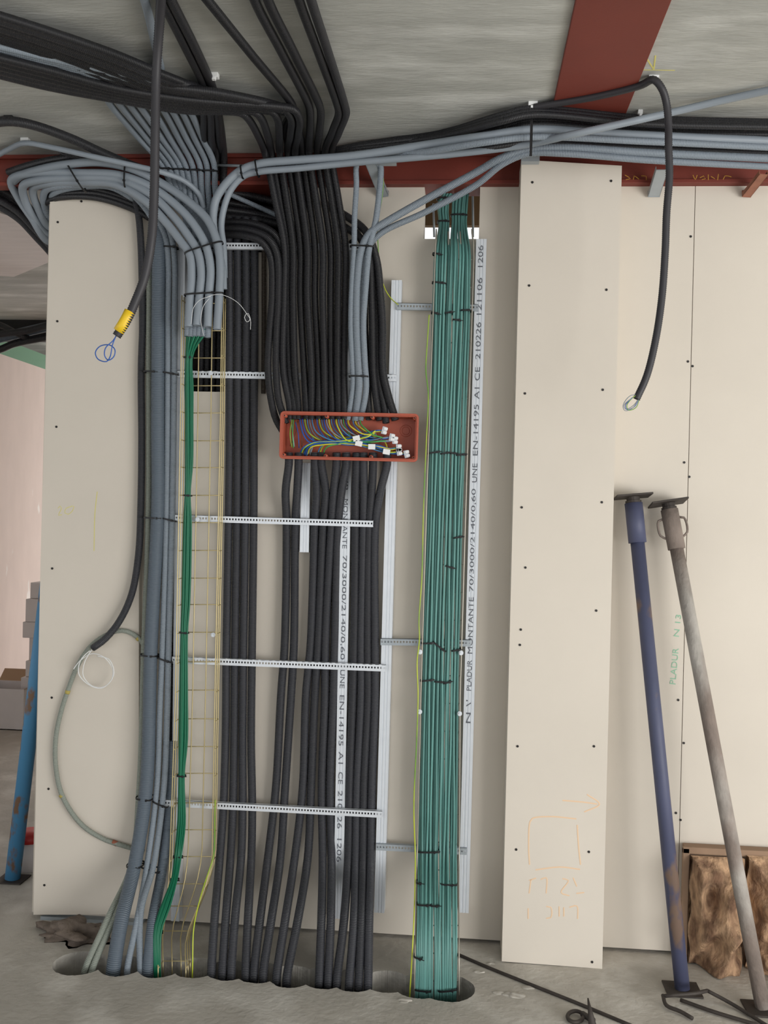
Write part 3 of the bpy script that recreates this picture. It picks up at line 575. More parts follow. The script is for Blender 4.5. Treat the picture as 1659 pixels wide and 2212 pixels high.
# upper band of the same run, hidden ends behind the bunch
for i in range(7):
    y0 = 34 + i * 8.5
    pts = [(-60, y0 - 18, 'c.04'), (100, y0 + 32, 'c.045'), (250, 118 + i * 9.5, 'c.05'), (340, 156 + i * 8.5, 'c.05')]
    if i < 3: pts += [(425 + i * 14, 195 + i * 2, 'c.03'), (447 + i * 14 - 8, 235, 'c.03'), (440 + i * 17, 300, 'c.025'), (447 + i * 17, 350, -.03), (450 + i * 16, 420, -.01)]
    else: pts += [(480, 202 + (i - 3) * 7, 'c.05'), (590, 226 + (i - 3) * 5, 'c.045'), (630, 242, 'c.03'), (640 - (i - 3) * 8, 270, 'c.02'), (650 - (i - 3) * 8, 335, -.07), (655 - (i - 3) * 6, 430, -.06), (650, 560, -.05)]
    conduit(pts, .0115 + .0015 * (i % 2), 'black', ORD[i] + ' from the top of the upper black conduits crossing from the left edge', 'upper black conduits from the left edge')
for i, (a, b_) in enumerate(((352, 445), (372, 462))):
    conduit([(a - 22, -40, 'c.015'), (a, 5, 'c.015'), (a + 48, 100, 'c.015'), (b_ - 4, 186, 'c.015'), (b_ + 8, 235, 'c.015'), (b_ + 18, 300, 'c.012'), (b_ + 22, 352, -.05), (b_ + 18, 420, -.02)], .0125, 'black', ['left', 'right'][i] + ' one of the black pair running up the ceiling from behind the crossing bundle')
conduit([(300, -40, 'c.015'), (318, 20, 'c.015'), (334, 90, 'c.015'), (348, 150, 'c.015')], .0115, 'grey', 'grey conduit up the ceiling beside the hanging black conduit')
# black conduits coming out of the dark opening
hz = [([(440, 498, .03), (480, 506, -.03), (530, 509, -.09), (565, 522, -.11), (584, 552, -.11), (588, 640, -.11), (582, 720, -.11), (579, 800, -.11), (585, 860, -.105), (596, 905, -.1), (610, 930, -.1)], 'lowest black conduit out of the dark opening, curving into the orange box side'),
      ([(440, 484, .03), (480, 492, -.03), (540, 497, -.09), (580, 515, -.115), (598, 548, -.115), (601, 640, -.11), (597, 720, -.11), (596, 800, -.11), (602, 865, -.105), (613, 900, -.1), (618, 915, -.1)], 'second lowest black conduit out of the dark opening, entering the box corner'),
      ([(440, 470, .03), (480, 478, -.02), (550, 484, -.07), (592, 505, -.09), (612, 545, -.09), (614, 640, -.085), (613, 760, -.085)], 'third lowest black conduit out of the dark opening'),
      ([(430, 448, .05), (480, 452, .03), (550, 462, .03), (620, 478, .05), (700, 500, .08)], 'black conduit straight across the dark opening, just below the short grey one'),
      ([(430, 462, .05), (480, 466, .03), (550, 472, .02), (620, 490, .04), (700, 512, .08)], 'black conduit straight across the dark opening, under its neighbour'),
      ([(430, 430, .08), (480, 436, .05), (550, 448, .04), (620, 462, .06), (700, 480, .1)], 'black conduit high in the dark opening'),
      ([(430, 400, .1), (480, 412, .06), (550, 425, .05), (620, 442, .06), (700, 460, .1)], 'topmost black conduit in the dark opening')]
for pts, lab in hz: conduit(pts, .0125, 'black', lab, hollow='orange' in lab or 'corner' in lab)
for i, x in enumerate((436, 449, 462, 475)):
    conduit([(x + 3, 560, .05), (x, 700, .05), (x - 3, 846, .05), (x - 4, 900, .05)], .0105, 'black', ORD[i] + ' from the left of four black conduits inside the opening behind the tray', 'black conduits inside the wall opening')
# right hand black ones
conduit([(700, 440, .0), (745, 465, -.03), (790, 500, -.06), (813, 560, -.08), (822, 640, -.085), (826, 700, -.085), (827, 800, -.09), (840, 860, -.1), (851, 896, -.1), (854, 908, -.1)], .0135, 'black', 'rightmost black conduit into the orange box, slanting in beside the stud', hollow=True)
conduit([(745, 490, -.03), (785, 520, -.06), (798, 560, -.085), (802, 640, -.09), (804, 700, -.09), (806, 800, -.09), (812, 860, -.1), (818, 896, -.1), (820, 908, -.1)], .0125, 'black', 'black conduit just right of the three grey ones entering the box', hollow=True)
conduit([(770, 500, -.03), (800, 560, -.06), (812, 640, -.065), (815, 740, -.07), (818, 820, -.08), (830, 880, -.095), (834, 914, -.1)], .0125, 'black', 'second black conduit from the right into the orange box', hollow=True)
conduit([(760, 520, -.04), (783, 600, -.06), (789, 720, -.06), (794, 820, -.07), (797, 906, -.1)], .012, 'black', 'black conduit half hidden behind the rightmost grey one above the box', hollow=True)
# four long ones between the tray and the box, brown one beside
for i in range(4):
    rows = [(470, 494 + i * 18.5), (700, 496 + i * 18), (900, 496 + i * 17.5), (1100, 494 + i * 18), (1400, 489 + i * 18.5), (1600, 487 + i * 18.5), (1750, 482 + i * 21)]
    pts = [(x, y, -.022 if y < 600 else -.042) for y, x in rows] + [([475, 498, 521, 543][i], 1850, -.06), ([464, 488, 508, 536][i], 1980, -.13), ([457, 481, 500, 531][i], 2090, -.2), ([456, 480, 499, 531][i], 2122, -.215)]
    conduit(pts, .0143, 'blue_black', ORD[i] + ' from the left of the four long black conduits beside the yellow tray', 'four long black conduits beside the tray')
conduit([(570, 520, -.02), (570, 700, -.02), (569, 850, -.02)], .0085, 'brown', 'brownish conduit standing against the wall right of the four long black ones')
# below the box
low = [
 ([(624, 1002), (617, 1060), (619, 1130), (615, 1390), (607, 1500), (596, 1700), (579, 1850), (560, 2000), (549, 2095)], 'leftmost'),
 ([(645, 1002), (642, 1060), (638, 1130), (635, 1390), (629, 1500), (616, 1700), (606, 1850), (584, 2000), (569, 2098)], 'second from left'),
 ([(680, 1002), (684, 1060), (680, 1130), (671, 1390), (661, 1500), (654, 1700), (637, 1850), (614, 2000), (598, 2105)], 'third from left'),
 ([(694, 1002), (703, 1060), (698, 1130), (687, 1390), (680, 1500), (672, 1700), (665, 1850), (641, 2000), (620, 2108)], 'fourth from left'),
 ([(727, 1002), (721, 1060), (716, 1130), (703, 1390), (702, 1500), (695, 1700), (697, 1850), (694, 2000), (690, 2108)], 'fifth from left'),
 ([(748, 1002), (738, 1060), (731, 1130), (723, 1390), (720, 1500), (713, 1700), (716, 1850), (714, 2000), (709, 2110)], 'sixth from left'),
 ([(770, 1002), (768, 1060), (768, 1130), (765, 1390), (762, 1500), (755, 1700), (752, 1850), (742, 2000), (728, 2112)], 'fourth from right'),
 ([(785, 1002), (786, 1060), (785, 1130), (780, 1390), (780, 1500), (771, 1700), (768, 1850), (764, 2000), (755, 2115)], 'third from right'),
 ([(806, 1002), (803, 1060), (797, 1130), (794, 1390), (795, 1500), (786, 1700), (784, 1850), (780, 2000), (775, 2118)], 'second from right'),
 ([(836, 1002), (822, 1060), (811, 1130), (810, 1390), (810, 1500), (803, 1700), (801, 1850), (797, 2000), (795, 2120)], 'rightmost')]
for i, (pts, lab) in enumerate(low):
    w_ = []
    w_.append((pts[0][0], 978, -.1))
    for x, y in pts:
        Yv = float(np.interp(y, [1002, 1060, 1115, 1800, 1850, 2000, 2100, 2120], [-.1, -.075, -.042, -.042, -.055, -.14, -.2, -.22]))
        w_.append((x, y, Yv))
    x, y = pts[-1]; w_.append((x - 1, y + 26, -.235))
    conduit(w_[::-1], .0143, 'blue_black', lab + ' of the ten black conduits from the orange box to the floor', 'black conduits below the box', hollow=True)

# ------------------------------------------------------------------ cables
def span(y, tab): return float(np.interp(y, [t[0] for t in tab], [t[1] for t in tab])), float(np.interp(y, [t[0] for t in tab], [t[2] for t in tab]))
TL = [(370, 982, 996), (395, 976, 992), (412, 958, 980), (435, 946, 969), (480, 948, 969), (515, 943, 969), (545, 938, 972), (700, 934, 966), (1000, 926, 958), (1500, 911, 944), (1850, 904, 938), (2000, 902, 936), (2150, 897, 935)]
TR = [(370, 996, 1012), (395, 990, 1013), (435, 978, 1010), (480, 977, 1007), (515, 974, 1011), (545, 974, 1016), (700, 967, 1014), (1000, 958, 1003), (1500, 944, 990), (1850, 938, 986), (2000, 937, 987), (2150, 936, 987)]
YT = lambda y: float(np.interp(y, [370, 395, 435, 480, 515, 545, 1850, 2000, 2150, 2180], [.13, .1, .06, .03, -.05, -.095, -.1, -.2, -.335, -.36]))
nT = 26
for i in range(nT):
    tab, n, j = (TL, 11, i) if i < 11 else (TR, 15, i - 11)
    ph = rng.rand() * 6; lay = .006 * ((i * 7) % 3) - .004; amp = .035
    pts = []
    for y in (370, 395, 435, 480, 515, 545, 620, 700, 800, 980, 1150, 1320, 1390, 1470, 1600, 1750, 1850, 1920, 1990, 2080, 2140, 2165):
        a, b_ = span(min(y, 2150), tab); u = (j + .5) / n + amp * math.sin(ph + y / 170.) + (.02 * math.sin(y / 61. + i))
        u = min(.97, max(.03, u))
        pts.append((a + (b_ - a) * u, y, YT(y) - lay))
    tag(tube('network_cable', pts, .0041, MT['teal'], seg=8, step=.04), ORD[i] + ' teal data cable from the left in the broad teal bundle', 'cable', 'teal data cables in the right tray')
GT = [(722, 402, 444), (740, 402, 430), (772, 401, 415), (830, 399, 417), (900, 400, 417), (1000, 400, 417), (1068, 400, 411), (1130, 397, 414), (1300, 393, 410), (1366, 391, 405), (1500, 388, 405), (1600, 386, 405), (1675, 386, 398), (1780, 383, 401), (1850, 377, 392), (1898, 371, 383), (1960, 347, 367), (2010, 333, 349), (2078, 333, 346), (2125, 334, 347)]
YG = lambda y: float(np.interp(y, [700, 740, 780, 1850, 1900, 2010, 2125], [-.135, -.125, -.1, -.1, -.12, -.2, -.24]))
for i in range(12):
    ph = rng.rand() * 6; lay = .004 * (i % 3); pts = []
    for y in [710] + [t[0] for t in GT]:
        a, b_ = span(y, GT); u = (i + .5) / 12 + .05 * math.sin(ph + y / 120.) * (1 if y > 760 else 0)
        pts.append((a + (b_ - a) * min(.96, max(.04, u)), y, YG(y) - lay))
    tag(tube('network_cable', pts, .0033, MT['green'], seg=8, step=.03), ORD[i] + ' dark green data cable from the left on the yellow tray', 'cable', 'dark green data cables in the left tray')
def wire(pts, r, m, label, group=None, cat='wire', name='wire'):
    return tag(tube(name, pts, r, MT[m], seg=7, step=.008), label, cat, group)
wire([(822, 355, -.12), (828, 385, -.1), (826, 420, -.09), (817, 480, -.07), (817, 540, -.06), (822, 590, -.06), (832, 625, -.06), (845, 645, -.06), (860, 658, -.075)], .0018, 'yg', 'thin yellow green earth wire dangling to the short rail above the orange box', name='earth_wire')
wire([(927, 680, -.12), (923, 740, -.12), (920, 800, -.12), (925, 850, -.125), (921, 950, -.125), (915, 1090, -.125), (911, 1250, -.125), (905, 1340, -.13), (906, 1380, -.13), (901, 1430, -.125), (903, 1500, -.125), (900, 1600, -.125), (894, 1740, -.125), (897, 1850, -.12), (896, 1930, -.14), (893, 2010, -.22), (888, 2100, -.3), (885, 2155, -.345), (885, 2175, -.36)], .0022, 'yg', 'yellow green earth wire running down the left edge of the teal cables', name='earth_wire')
wire([(465, 1728, -.13), (464, 1760, -.13), (461, 1850, -.13), (450, 1885, -.13), (437, 1925, -.15), (425, 1970, -.17), (418, 2010, -.2), (416, 2080, -.23), (415, 2130, -.25)], .0022, 'yg', 'yellow green earth wire curving off the foot of the yellow tray', name='earth_wire')
wire([(448, 640, -.19), (470, 636, -.19), (490, 640, -.19), (515, 655, -.19), (533, 678, -.19), (540, 690, -.19), (534, 696, -.19), (528, 685, -.19), (535, 676, -.188), (541, 690, -.188), (541, 712, -.188)], .0009, 'white', 'thin clear pull string curling out over the black conduits', cat='string', name='pull_string')
wire([(440, 725, -.15), (434, 690, -.19), (440, 660, -.195), (452, 645, -.19)], .0008, 'white', 'thin clear string across the cut grey conduits, left strand', cat='string', name='pull_string')
wire([(413, 700, -.19), (418, 665, -.195), (432, 648, -.195), (455, 640, -.195)], .0008, 'white', 'thin clear string across the cut grey conduits, right strand', cat='string', name='pull_string')

# ------------------------------------------------------------------ junction box
TLc, TRc, BLc = P(606, 888, -.138), P(905, 894, -.138), P(605, 991, -.138)
Wb = (TRc - TLc).length; Hb = (BLc - TLc).length
X_ = (TRc - TLc).normalized(); Zd = (BLc - TLc); Zd = (Zd - X_ * Zd.dot(X_)).normalized()
FB = Matrix(((X_.x, 0, Zd.x, TLc.x), (X_.y, 1, Zd.y, TLc.y), (X_.z, 0, Zd.z, TLc.z), (0, 0, 0, 1)))   # x right, y back, z down
jb = empty('junction_box', P(750, 990, -.06), 'open terracotta orange plastic junction box full of coloured wires', 'junction box')
def loop_rect(x0, z0, x1, z1, r, n=5):
    pts = []
    for cx, cz, a0 in ((x0 + r, z0 + r, math.pi), (x1 - r, z0 + r, 1.5 * math.pi), (x1 - r, z1 - r, 0), (x0 + r, z1 - r, .5 * math.pi)):
        for k in range(n + 1):
            a = a0 + k / n * math.pi / 2; pts.append((cx + r * math.cos(a), cz + r * math.sin(a)))
    return pts
def ring(l1, l2, y0, y1):
    V = []; n = len(l1)
    for l, y in ((l1, y0), (l2, y0), (l2, y1), (l1, y1)): V += [FB @ Vector((x, y, z)) for x, z in l]
    Fc = []
    for a in range(4):
        b_ = (a + 1) % 4
        for k in range(n): Fc.append((a * n + k, a * n + (k + 1) % n, b_ * n + (k + 1) % n, b_ * n + k))
    return V, Fc
o1 = loop_rect(0, 0, Wb, Hb, .014); i1 = loop_rect(.007, .007, Wb - .007, Hb - .007, .009); i2 = loop_rect(.011, .011, Wb - .011, Hb - .011, .006); o2 = loop_rect(.006, .006, Wb - .006, Hb - .006, .01)
s = MB(); s.add(*ring(o1, i2, 0, .006)); s.add(*ring(o1, i1, -.004, 0)); s.build('rim', MT['box'], jb, bevel=.0008)
s = MB(); s.add(*ring(o2, i2, .006, .074)); n = len(o2)
V = [FB @ Vector((x, .074, z)) for x, z in o2] + [FB @ Vector((x, .077, z)) for x, z in o2]
s.add(V, [tuple(range(n))[::-1], tuple(range(n, 2 * n))] + [(i, (i + 1) % n, n + (i + 1) % n, n + i) for i in range(n)])
s.build('shell', MT['box'], jb)
for u, v in ((.02, .06), (.335, .06), (.665, .06), (.98, .06), (.02, .94), (.335, .94), (.665, .94), (.98, .94)):
    c_ = (max(.014, min(Wb - .014, u * Wb)), max(.014, min(Hb - .014, v * Hb)))
    s = MB(); s.cyl(FB @ Vector((c_[0], .002, c_[1])), FB @ Vector((c_[0], .074, c_[1])), .0062, 14); bo = s.build('screw_boss', MT['box'], jb, True)
    s = MB(); s.cyl(FB @ Vector((c_[0], .0008, c_[1])), FB @ Vector((c_[0], .003, c_[1])), .003, 10); s.build('screw_hole', MT['rust'], bo, True)
for x, z, r in ((.62, .42, .018), (.90, .32, .02), (.9, .32, .013), (.77, .5, .016)):
    cc = [FB @ Vector((x * Wb + r * math.cos(a), .0735, z * Hb + r * math.sin(a))) for a in np.linspace(0, 2 * math.pi, 28, endpoint=False)]
    tube('knockout', cc, .0012, MT['box'], jb, seg=6, closed=True)
s = MB(); s.cyl(FB @ Vector((.675 * Wb, .071, .35 * Hb)), FB @ Vector((.675 * Wb, .0745, .35 * Hb)), .0028, 10); s.build('knockout', MT['rust'], jb)
# wires: from a conduit mouth, down and across to a connector
cn = [(830, 930), (846, 945), (853, 951), (861, 968), (862, 976), (878, 981)]
names = {'wblue': 'blue', 'wlblue': 'pale blue', 'wyellow': 'yellow', 'wgreen': 'green', 'wbrown': 'brown', 'wgrey': 'grey', 'yg': 'yellow green'}
wcol = ['wblue', 'wblue', 'yg', 'wlblue', 'wgrey', 'wlblue', 'wbrown', 'wblue', 'yg', 'wlblue', 'wblue', 'wgrey', 'wyellow', 'wlblue', 'wblue', 'yg', 'wlblue', 'wgrey', 'wgreen', 'wblue', 'wyellow', 'wbrown', 'wlblue', 'wyellow', 'wgrey', 'wgreen']
wl = [(648 + i * 5.2, m, (0, 1, 3, 2, 0, 4, 1, 3)[i % 8], 958 - i * .6 - (i % 3) * 3) for i, m in enumerate(wcol)]
for i, (x, m, c_, ym) in enumerate(wl):
    cx, cy = cn[c_]; Yw = -.128 + .009 * (i % 5)
    bend = x + 22 + (i % 3) * 6
    wire([(x, 903, -.1), (x + 1, 915, Yw + .01), (x + 9, ym - 16, Yw), (bend, ym - 2 + (i % 4), Yw), ((bend + cx) / 2, (ym + cy) / 2 + 4 - (i % 3), Yw + .004), (cx - 22, cy + 2 + (i % 3) - 1, -.115), (cx - 3, cy + (i % 3) - 1, -.115)], .0024, m, f"{names[m]} wire in the orange box, {ORD[i]} from the left along the top mouths", 'wires curving across the box')
wl2 = [(631, 905, 630, 966, 'yg'), (634, 905, 634, 968, 'wgreen'), (628, 905, 636, 965, 'wgrey'), (638, 912, 646, 968, 'wblue'), (643, 910, 652, 966, 'wbrown'), (640, 904, 626, 964, 'wbrown')]
for i, (xa_, ya, xb_, yb_, m) in enumerate(wl2):
    wire([(xa_, ya, -.1), ((xa_ + xb_) / 2 - 4 + i * 2, 936, -.118 + i * .004), (xb_, yb_, -.105)], .0018, m, f"short {names[m]} wire crossing the left end of the orange box, {ORD[i]} in the knot", 'wires at the left end of the box')
wl3 = [(655, 980, 'yg', 0), (660, 982, 'wlblue', 1), (664, 978, 'wblue', 0), (668, 982, 'wyellow', 3), (690, 980, 'wlblue', 3), (695, 979, 'yg', 4), (702, 980, 'wgreen', 2), (658, 976, 'wbrown', 1), (672, 980, 'wgrey', 2), (662, 984, 'wblue', 3), (666, 986, 'wlblue', 4), (674, 984, 'wgrey', 1), (652, 980, 'wblue', 4)]
for i, (x, y, m, c_) in enumerate(wl3):
    cx, cy = cn[c_]; Yw = -.128 + .008 * (i % 3)
    wire([(x - 4, y, -.1), (x + 4, 966 - (i % 3) * 2, Yw), (x + 28, 955 + (i % 4) * 2, Yw), (735 + i * 3, 953 + (i % 5) * 2, Yw), ((735 + cx) / 2 + 15, (954 + cy) / 2 + i % 4, Yw), (cx - 20, cy + 1, -.118), (cx - 3, cy, -.115)], .0024, m, f"{names[m]} wire sweeping up from the bottom mouths of the orange box, {ORD[i]} from left", 'wires from the bottom of the box')
for i, m in enumerate(('yg', 'wlblue', 'wblue')):
    wire([(825, 975, -.09), (845, 976 + i * 2, -.11), (876, 980 + i, -.115)], .0019, m, f"short {names[m]} wire to the lowest clear connector in the orange box", 'short wires at lower right of the box')
for i, (cx, cy) in enumerate(cn):
    e = empty('terminal_block', P(cx, cy, -.118), ['clear connector at the top of the cluster in the orange box', 'clear connector second from the top in the orange box', 'clear connector overlapping the one above it in the orange box', 'clear connector fourth from the top in the orange box', 'clear connector fifth from the top in the orange box', 'lowest clear connector near the box corner'][i], 'connector', 'clear connectors in the box')
    a = P(cx, cy, -.118); fr = Matrix.Translation(a) @ Matrix.Rotation(.25 - .1 * i, 4, 'Y')
    s = MB(); s.box((-.008, -.005, -.013), (.008, .009, .013), fr); hs = s.build('housing', MT['conn'], e, bevel=.001)
    s = MB(); s.box((-.002, -.0075, -.011), (.011, -.004, -.002), fr); s.box((-.002, -.0075, .002), (.011, -.004, .011), fr); s.build('lever', MT['white'], hs, bevel=.0005)
for (cx, cy, a_, lab) in ((770, 947, -.25, 'upper white paper tag on the wires in the orange box'), (775, 958, .2, 'second white paper tag on the wires, just below the upper one'), (803, 965, 0, 'white paper tag right of the middle of the box'), (835, 976, .15, 'lowest small white tag at lower right of the box')):
    a = P(cx, cy, -.134); fr = Matrix.Translation(a) @ Matrix.Rotation(a_, 4, 'Y'); s = MB(); s.box((-.012, -.0008, -.009), (.012, .0008, .009), fr)
    tag(s.build('wire_tag', MT['white']), lab, 'tag', 'paper tags in the box')

# ------------------------------------------------------------------ cable ties
def tie(x0, y0, x1, y1, Y, dep, label, head=None, wd_=.0028, group=None):
    a, b_ = P(x0, y0, Y), P(x1, y1, Y); c_ = (a + b_) / 2; u = (b_ - a); L = u.length / 2 + .002; u.normalize()
    f_ = Vector((0, 1, 0)); n = u.cross(f_).normalized(); V = []; Fc = []; K = 32
    for k in range(K):
        t = 2 * math.pi * k / K; cs_, sn = math.cos(t), math.sin(t)
        ex = math.copysign(abs(cs_) ** .6, cs_); ey = math.copysign(abs(sn) ** .6, sn)
        for (dr, dn) in ((0, -wd_), (0, wd_), (.0014, wd_), (.0014, -wd_)):
            V.append(c_ + u * ex * (L + dr) + f_ * ey * (dep + dr) + n * dn)
    for k in range(K):
        for j in range(4):
            Fc.append((k * 4 + j, k * 4 + (j + 1) % 4, ((k + 1) % K) * 4 + (j + 1) % 4, ((k + 1) % K) * 4 + j))
    s = MB(); s.add(V, Fc)
    hp = c_ + u * L * (head if head is not None else .5) - f_ * (dep + .001)
    fr = frame(hp, u, n); s.box((-.003, -.004, -.003), (.003, .004, .003), fr)
    s.box((.002, -.0012, -.001), (.014, .0012, .0006), fr)
    return tag(s.build('cable_tie', MT['tie']), label, 'cable tie', group or 'black cable ties')
for y, xa_, xb_, ya in ((538, 330, 386, 531), (806, 318, 384, 803), (1122, 314, 380, 1118), (1424, 308, 372, 1412), (1741, 296, 360, 1722)):
    pass
K_ = [(315, 804, 346, 806, -.065, .032, 'upper'), (315, 1118, 354, 1120, -.065, .032, 'below the orange box level'), (307, 1413, 340, 1416, -.065, .032, 'at mid rail height'), (298, 1720, 330, 1724, -.075, .034, 'at lowest rail height')]
for a, b_, c_, d_, Yv, dp, lab in K_: tie(a, b_, c_, d_, Yv, dp, 'black cable tie round the thick slate grey conduit, ' + lab)
for a, b_, c_, d_, Yv, dp, lab in [(356, 534, 384, 536, -.078, .016, 'at the top rail'), (350, 804, 384, 810, -.07, .016, 'above the orange box level'), (352, 1119, 380, 1126, -.07, .016, 'below the orange box level'), (343, 1420, 372, 1430, -.07, .016, 'at the mid height rail'), (332, 1729, 362, 1742, -.078, .016, 'at the lowest rail')]:
    tie(a, b_, c_, d_, Yv, dp, 'black cable tie round the two slim grey conduits, ' + lab)
tie(278, 1866, 308, 1868, -.125, .034, 'black cable tie round the thick grey conduit near the floor'); tie(306, 1868, 345, 1882, -.12, .022, 'black cable tie round the slim grey conduits near the floor')
tie(401, 549, 480, 524, -.168, .024, 'black cable tie round the bundle of ribbed grey conduits where they reach the wall'); tie(400, 638, 482, 634, -.17, .02, 'black cable tie round the cut grey conduits over the tray top')
tie(146, 350, 183, 412, -.13, .03, 'long black cable tie slanting across the middle of the grey arch'); tie(276, 358, 274, 408, -.158, .03, 'upright black cable tie on the right shoulder of the grey arch')
for i in range(4): tie(344 + i * 32, 366 + i * 1.5, 374 + i * 32, 367 + i * 1.5, -.09, .013, ORD[i] + ' black cable tie from the left across the nine fanning grey conduits')
tie(522, 360, 525, 384, -.168, .022, 'left of two black cable ties on the paired grey conduits above the opening'); tie(553, 348, 558, 380, -.17, .022, 'right of two black cable ties on the paired grey conduits above the opening')
tie(758, 532, 806, 534, -.12, .014, 'black cable tie round the three grey conduits at the top rail'); tie(755, 813, 794, 814, -.12, .014, 'black cable tie round the three grey conduits just above the orange box')
tie(1147, 236, 1144, 290, 'c.04', .05, 'long black strap tie holding the ceiling bunch at right') if False else None
tt = [P(1146, y, -.42) for y in (228, 340)]
s = MB(); s.box((-.004, -.012, 0), (.004, -.0095, (tt[0] - tt[1]).length), Matrix.Translation(tt[1])); tag(s.build('cable_tie', MT['tie']), 'long black tie hanging over the conduit bunch where the right ceiling run bends', 'cable tie')
TT = [(936, 549, 952, 552), (935, 611, 962, 614), (933, 676, 948, 680), (962, 678, 978, 676), (979, 692, 995, 694), (996, 672, 1017, 672), (925, 980, 951, 976), (952, 981, 972, 978), (972, 979, 986, 980), (986, 984, 1006, 982), (981, 1162, 999, 1159), (963, 1222, 981, 1227), (911, 1389, 938, 1388), (937, 1386, 962, 1406), (976, 1405, 995, 1402), (909, 1470, 938, 1467), (939, 1471, 958, 1472), (958, 1475, 975, 1471), (903, 1838, 950, 1838), (901, 1904, 910, 1905), (952, 1907, 986, 1909), (902, 1951, 930, 1952), (930, 1953, 948, 1953), (896, 2063, 911, 2068), (896, 2134, 930, 2138), (948, 2138, 986, 2134), (946, 480, 969, 480), (975, 466, 1008, 466), (945, 430, 968, 430), (984, 411, 1012, 420)]
HYT = lambda y: YT(y) + (HY(945) - YT(y)) * min(1, max(0, (y - 1860) / 200.))
TLAB = ['left edge, highest below the slot', 'left edge, level with the top of the long stud', 'left edge just under the upper short rail', 'left of centre, just under the upper short rail', 'centre, lowest of those under the upper short rail', 'right edge, just under the upper short rail',
 'leftmost of the row level with the box bottom', 'second of the row level with the box bottom', 'third of the row level with the box bottom', 'rightmost of the row level with the box bottom', 'right edge, alone below the box level row', 'centre right, alone and slanting above the mid clamps',
 'left of the row at the mid short rail', 'long slanting one at the mid short rail', 'right of the row at the mid short rail', 'left of the row between the two clamp pairs', 'middle of the row between the clamp pairs', 'right of the row between the clamp pairs',
 'beside the lowest short rail', 'tiny one at the left edge under the lowest rail', 'right side, under the lowest rail', 'left of the pair a hand above the wall foot', 'right of the pair a hand above the wall foot', 'tiny one at the left edge over the floor', 'left one at the floor hole', 'right one at the floor hole',
 'lower tie of the thin left strand in the slot', 'lower tie of the thick right strand in the slot', 'upper tie of the thin left strand in the slot', 'upper tie of the thick right strand under the beam']
for i, (a, b_, c_, d_) in enumerate(TT):
    my = (b_ + d_) / 2; tie(a, b_, c_, d_, HYT(my), .016, 'cable tie on the teal cables, ' + TLAB[i], group='small ties on the teal cables')
for (a, y, b_, lab) in ((400, 772, 416, 'at the top where they gather'), (399, 1070, 412, 'level with the box conduits'), (390, 1366, 406, 'at the tray clamp'), (384, 1675, 400, 'above the lowest rail'), (376, 1850, 393, 'near the tray bend'), (370, 1899, 385, 'at the tray bend'), (332, 2012, 350, 'just above the floor'), (331, 2078, 348, 'at the floor hole')):
    tie(a, y, b_, y + 1, YG(y), .01, 'black cable tie round the dark green cables ' + lab, group='ties on the dark green cables')

# ------------------------------------------------------------------ ceiling clips and brackets
def clip(x, y, m, label, w_=.028):
    p = P(x, y, 'c.0'); s = MB(); s.box((p.x - w_ / 2, p.y - .014, CZ - .014), (p.x + w_ / 2, p.y + .006, CZ)); s.box((p.x - w_ / 4, p.y - .018, CZ - .022), (p.x + w_ / 4, p.y - .004, CZ - .014))
    tag(s.build('conduit_clip', MT[m], bevel=.001), label, 'clip', 'ceiling clips')
clip(56, 300, 'white', 'small white clip holding the thin grey conduit at far left'); clip(21, 252, 'tie', 'small black clip holding the thick black conduit at far left')
clip(1151, 222, 'white', 'small white clip where the ceiling bunch bends'); clip(1411, 166, 'white', 'small white clip holding the hanging black conduit beside the red flange'); clip(463, 160, 'white', 'small white clip on the black pair near the crossing bundle'); clip(1382, 240, 'white', 'tiny white clip on the ceiling right of the red flange', .014)
def bracket(p, q, w_, m, label, name='steel_bracket'):
    a, b_ = P(*p), P(*q); fr = frame(a, b_ - a, (1, 0, 0)); L = (b_ - a).length
    s = MB(); s.box((0, -w_ / 2, 0), (L, w_ / 2, .003), fr); s.box((0, -w_ / 2, -.012), (L, -w_ / 2 + .002, .003), fr); s.box((0, w_ / 2 - .002, -.012), (L, w_ / 2, .003), fr); s.box((L - .004, -w_ / 2, -.02), (L, w_ / 2, .004), fr)
    tag(s.build(name, MT[m]), label, 'bracket')
bracket((800, 352, -.16), (829, 424, -.01), .035, 'galvd', 'galvanised angled bracket between the beam and wall above the orange box')
bracket((1430, 366, -.14), (1412, 424, -.01), .04, 'galvd', 'galvanised angled bracket right of the boxed column under the beam')
bracket((1650, 376, -.14), (1612, 424, -.01), .03, 'copper', 'rusty orange angled bracket at the right edge under the beam')
s = MB(); s.box((P(790, 352, -.16).x, -.17, P(790, 352, -.16).z - .004), (P(856, 350, -.16).x, -.14, P(790, 352, -.16).z + .004)); tag(s.build('steel_plate', MT['galvd']), 'small flat plate at the head of the bracket above the orange box', 'plate')
s = MB(); p = P(1145, 348, -.16); s.box((p.x - .03, -.18, p.z - .008), (p.x + .03, -.15, p.z + .012)); tag(s.build('steel_plate', MT['galvd']), 'small grey plate at the top left of the boxed column', 'plate')

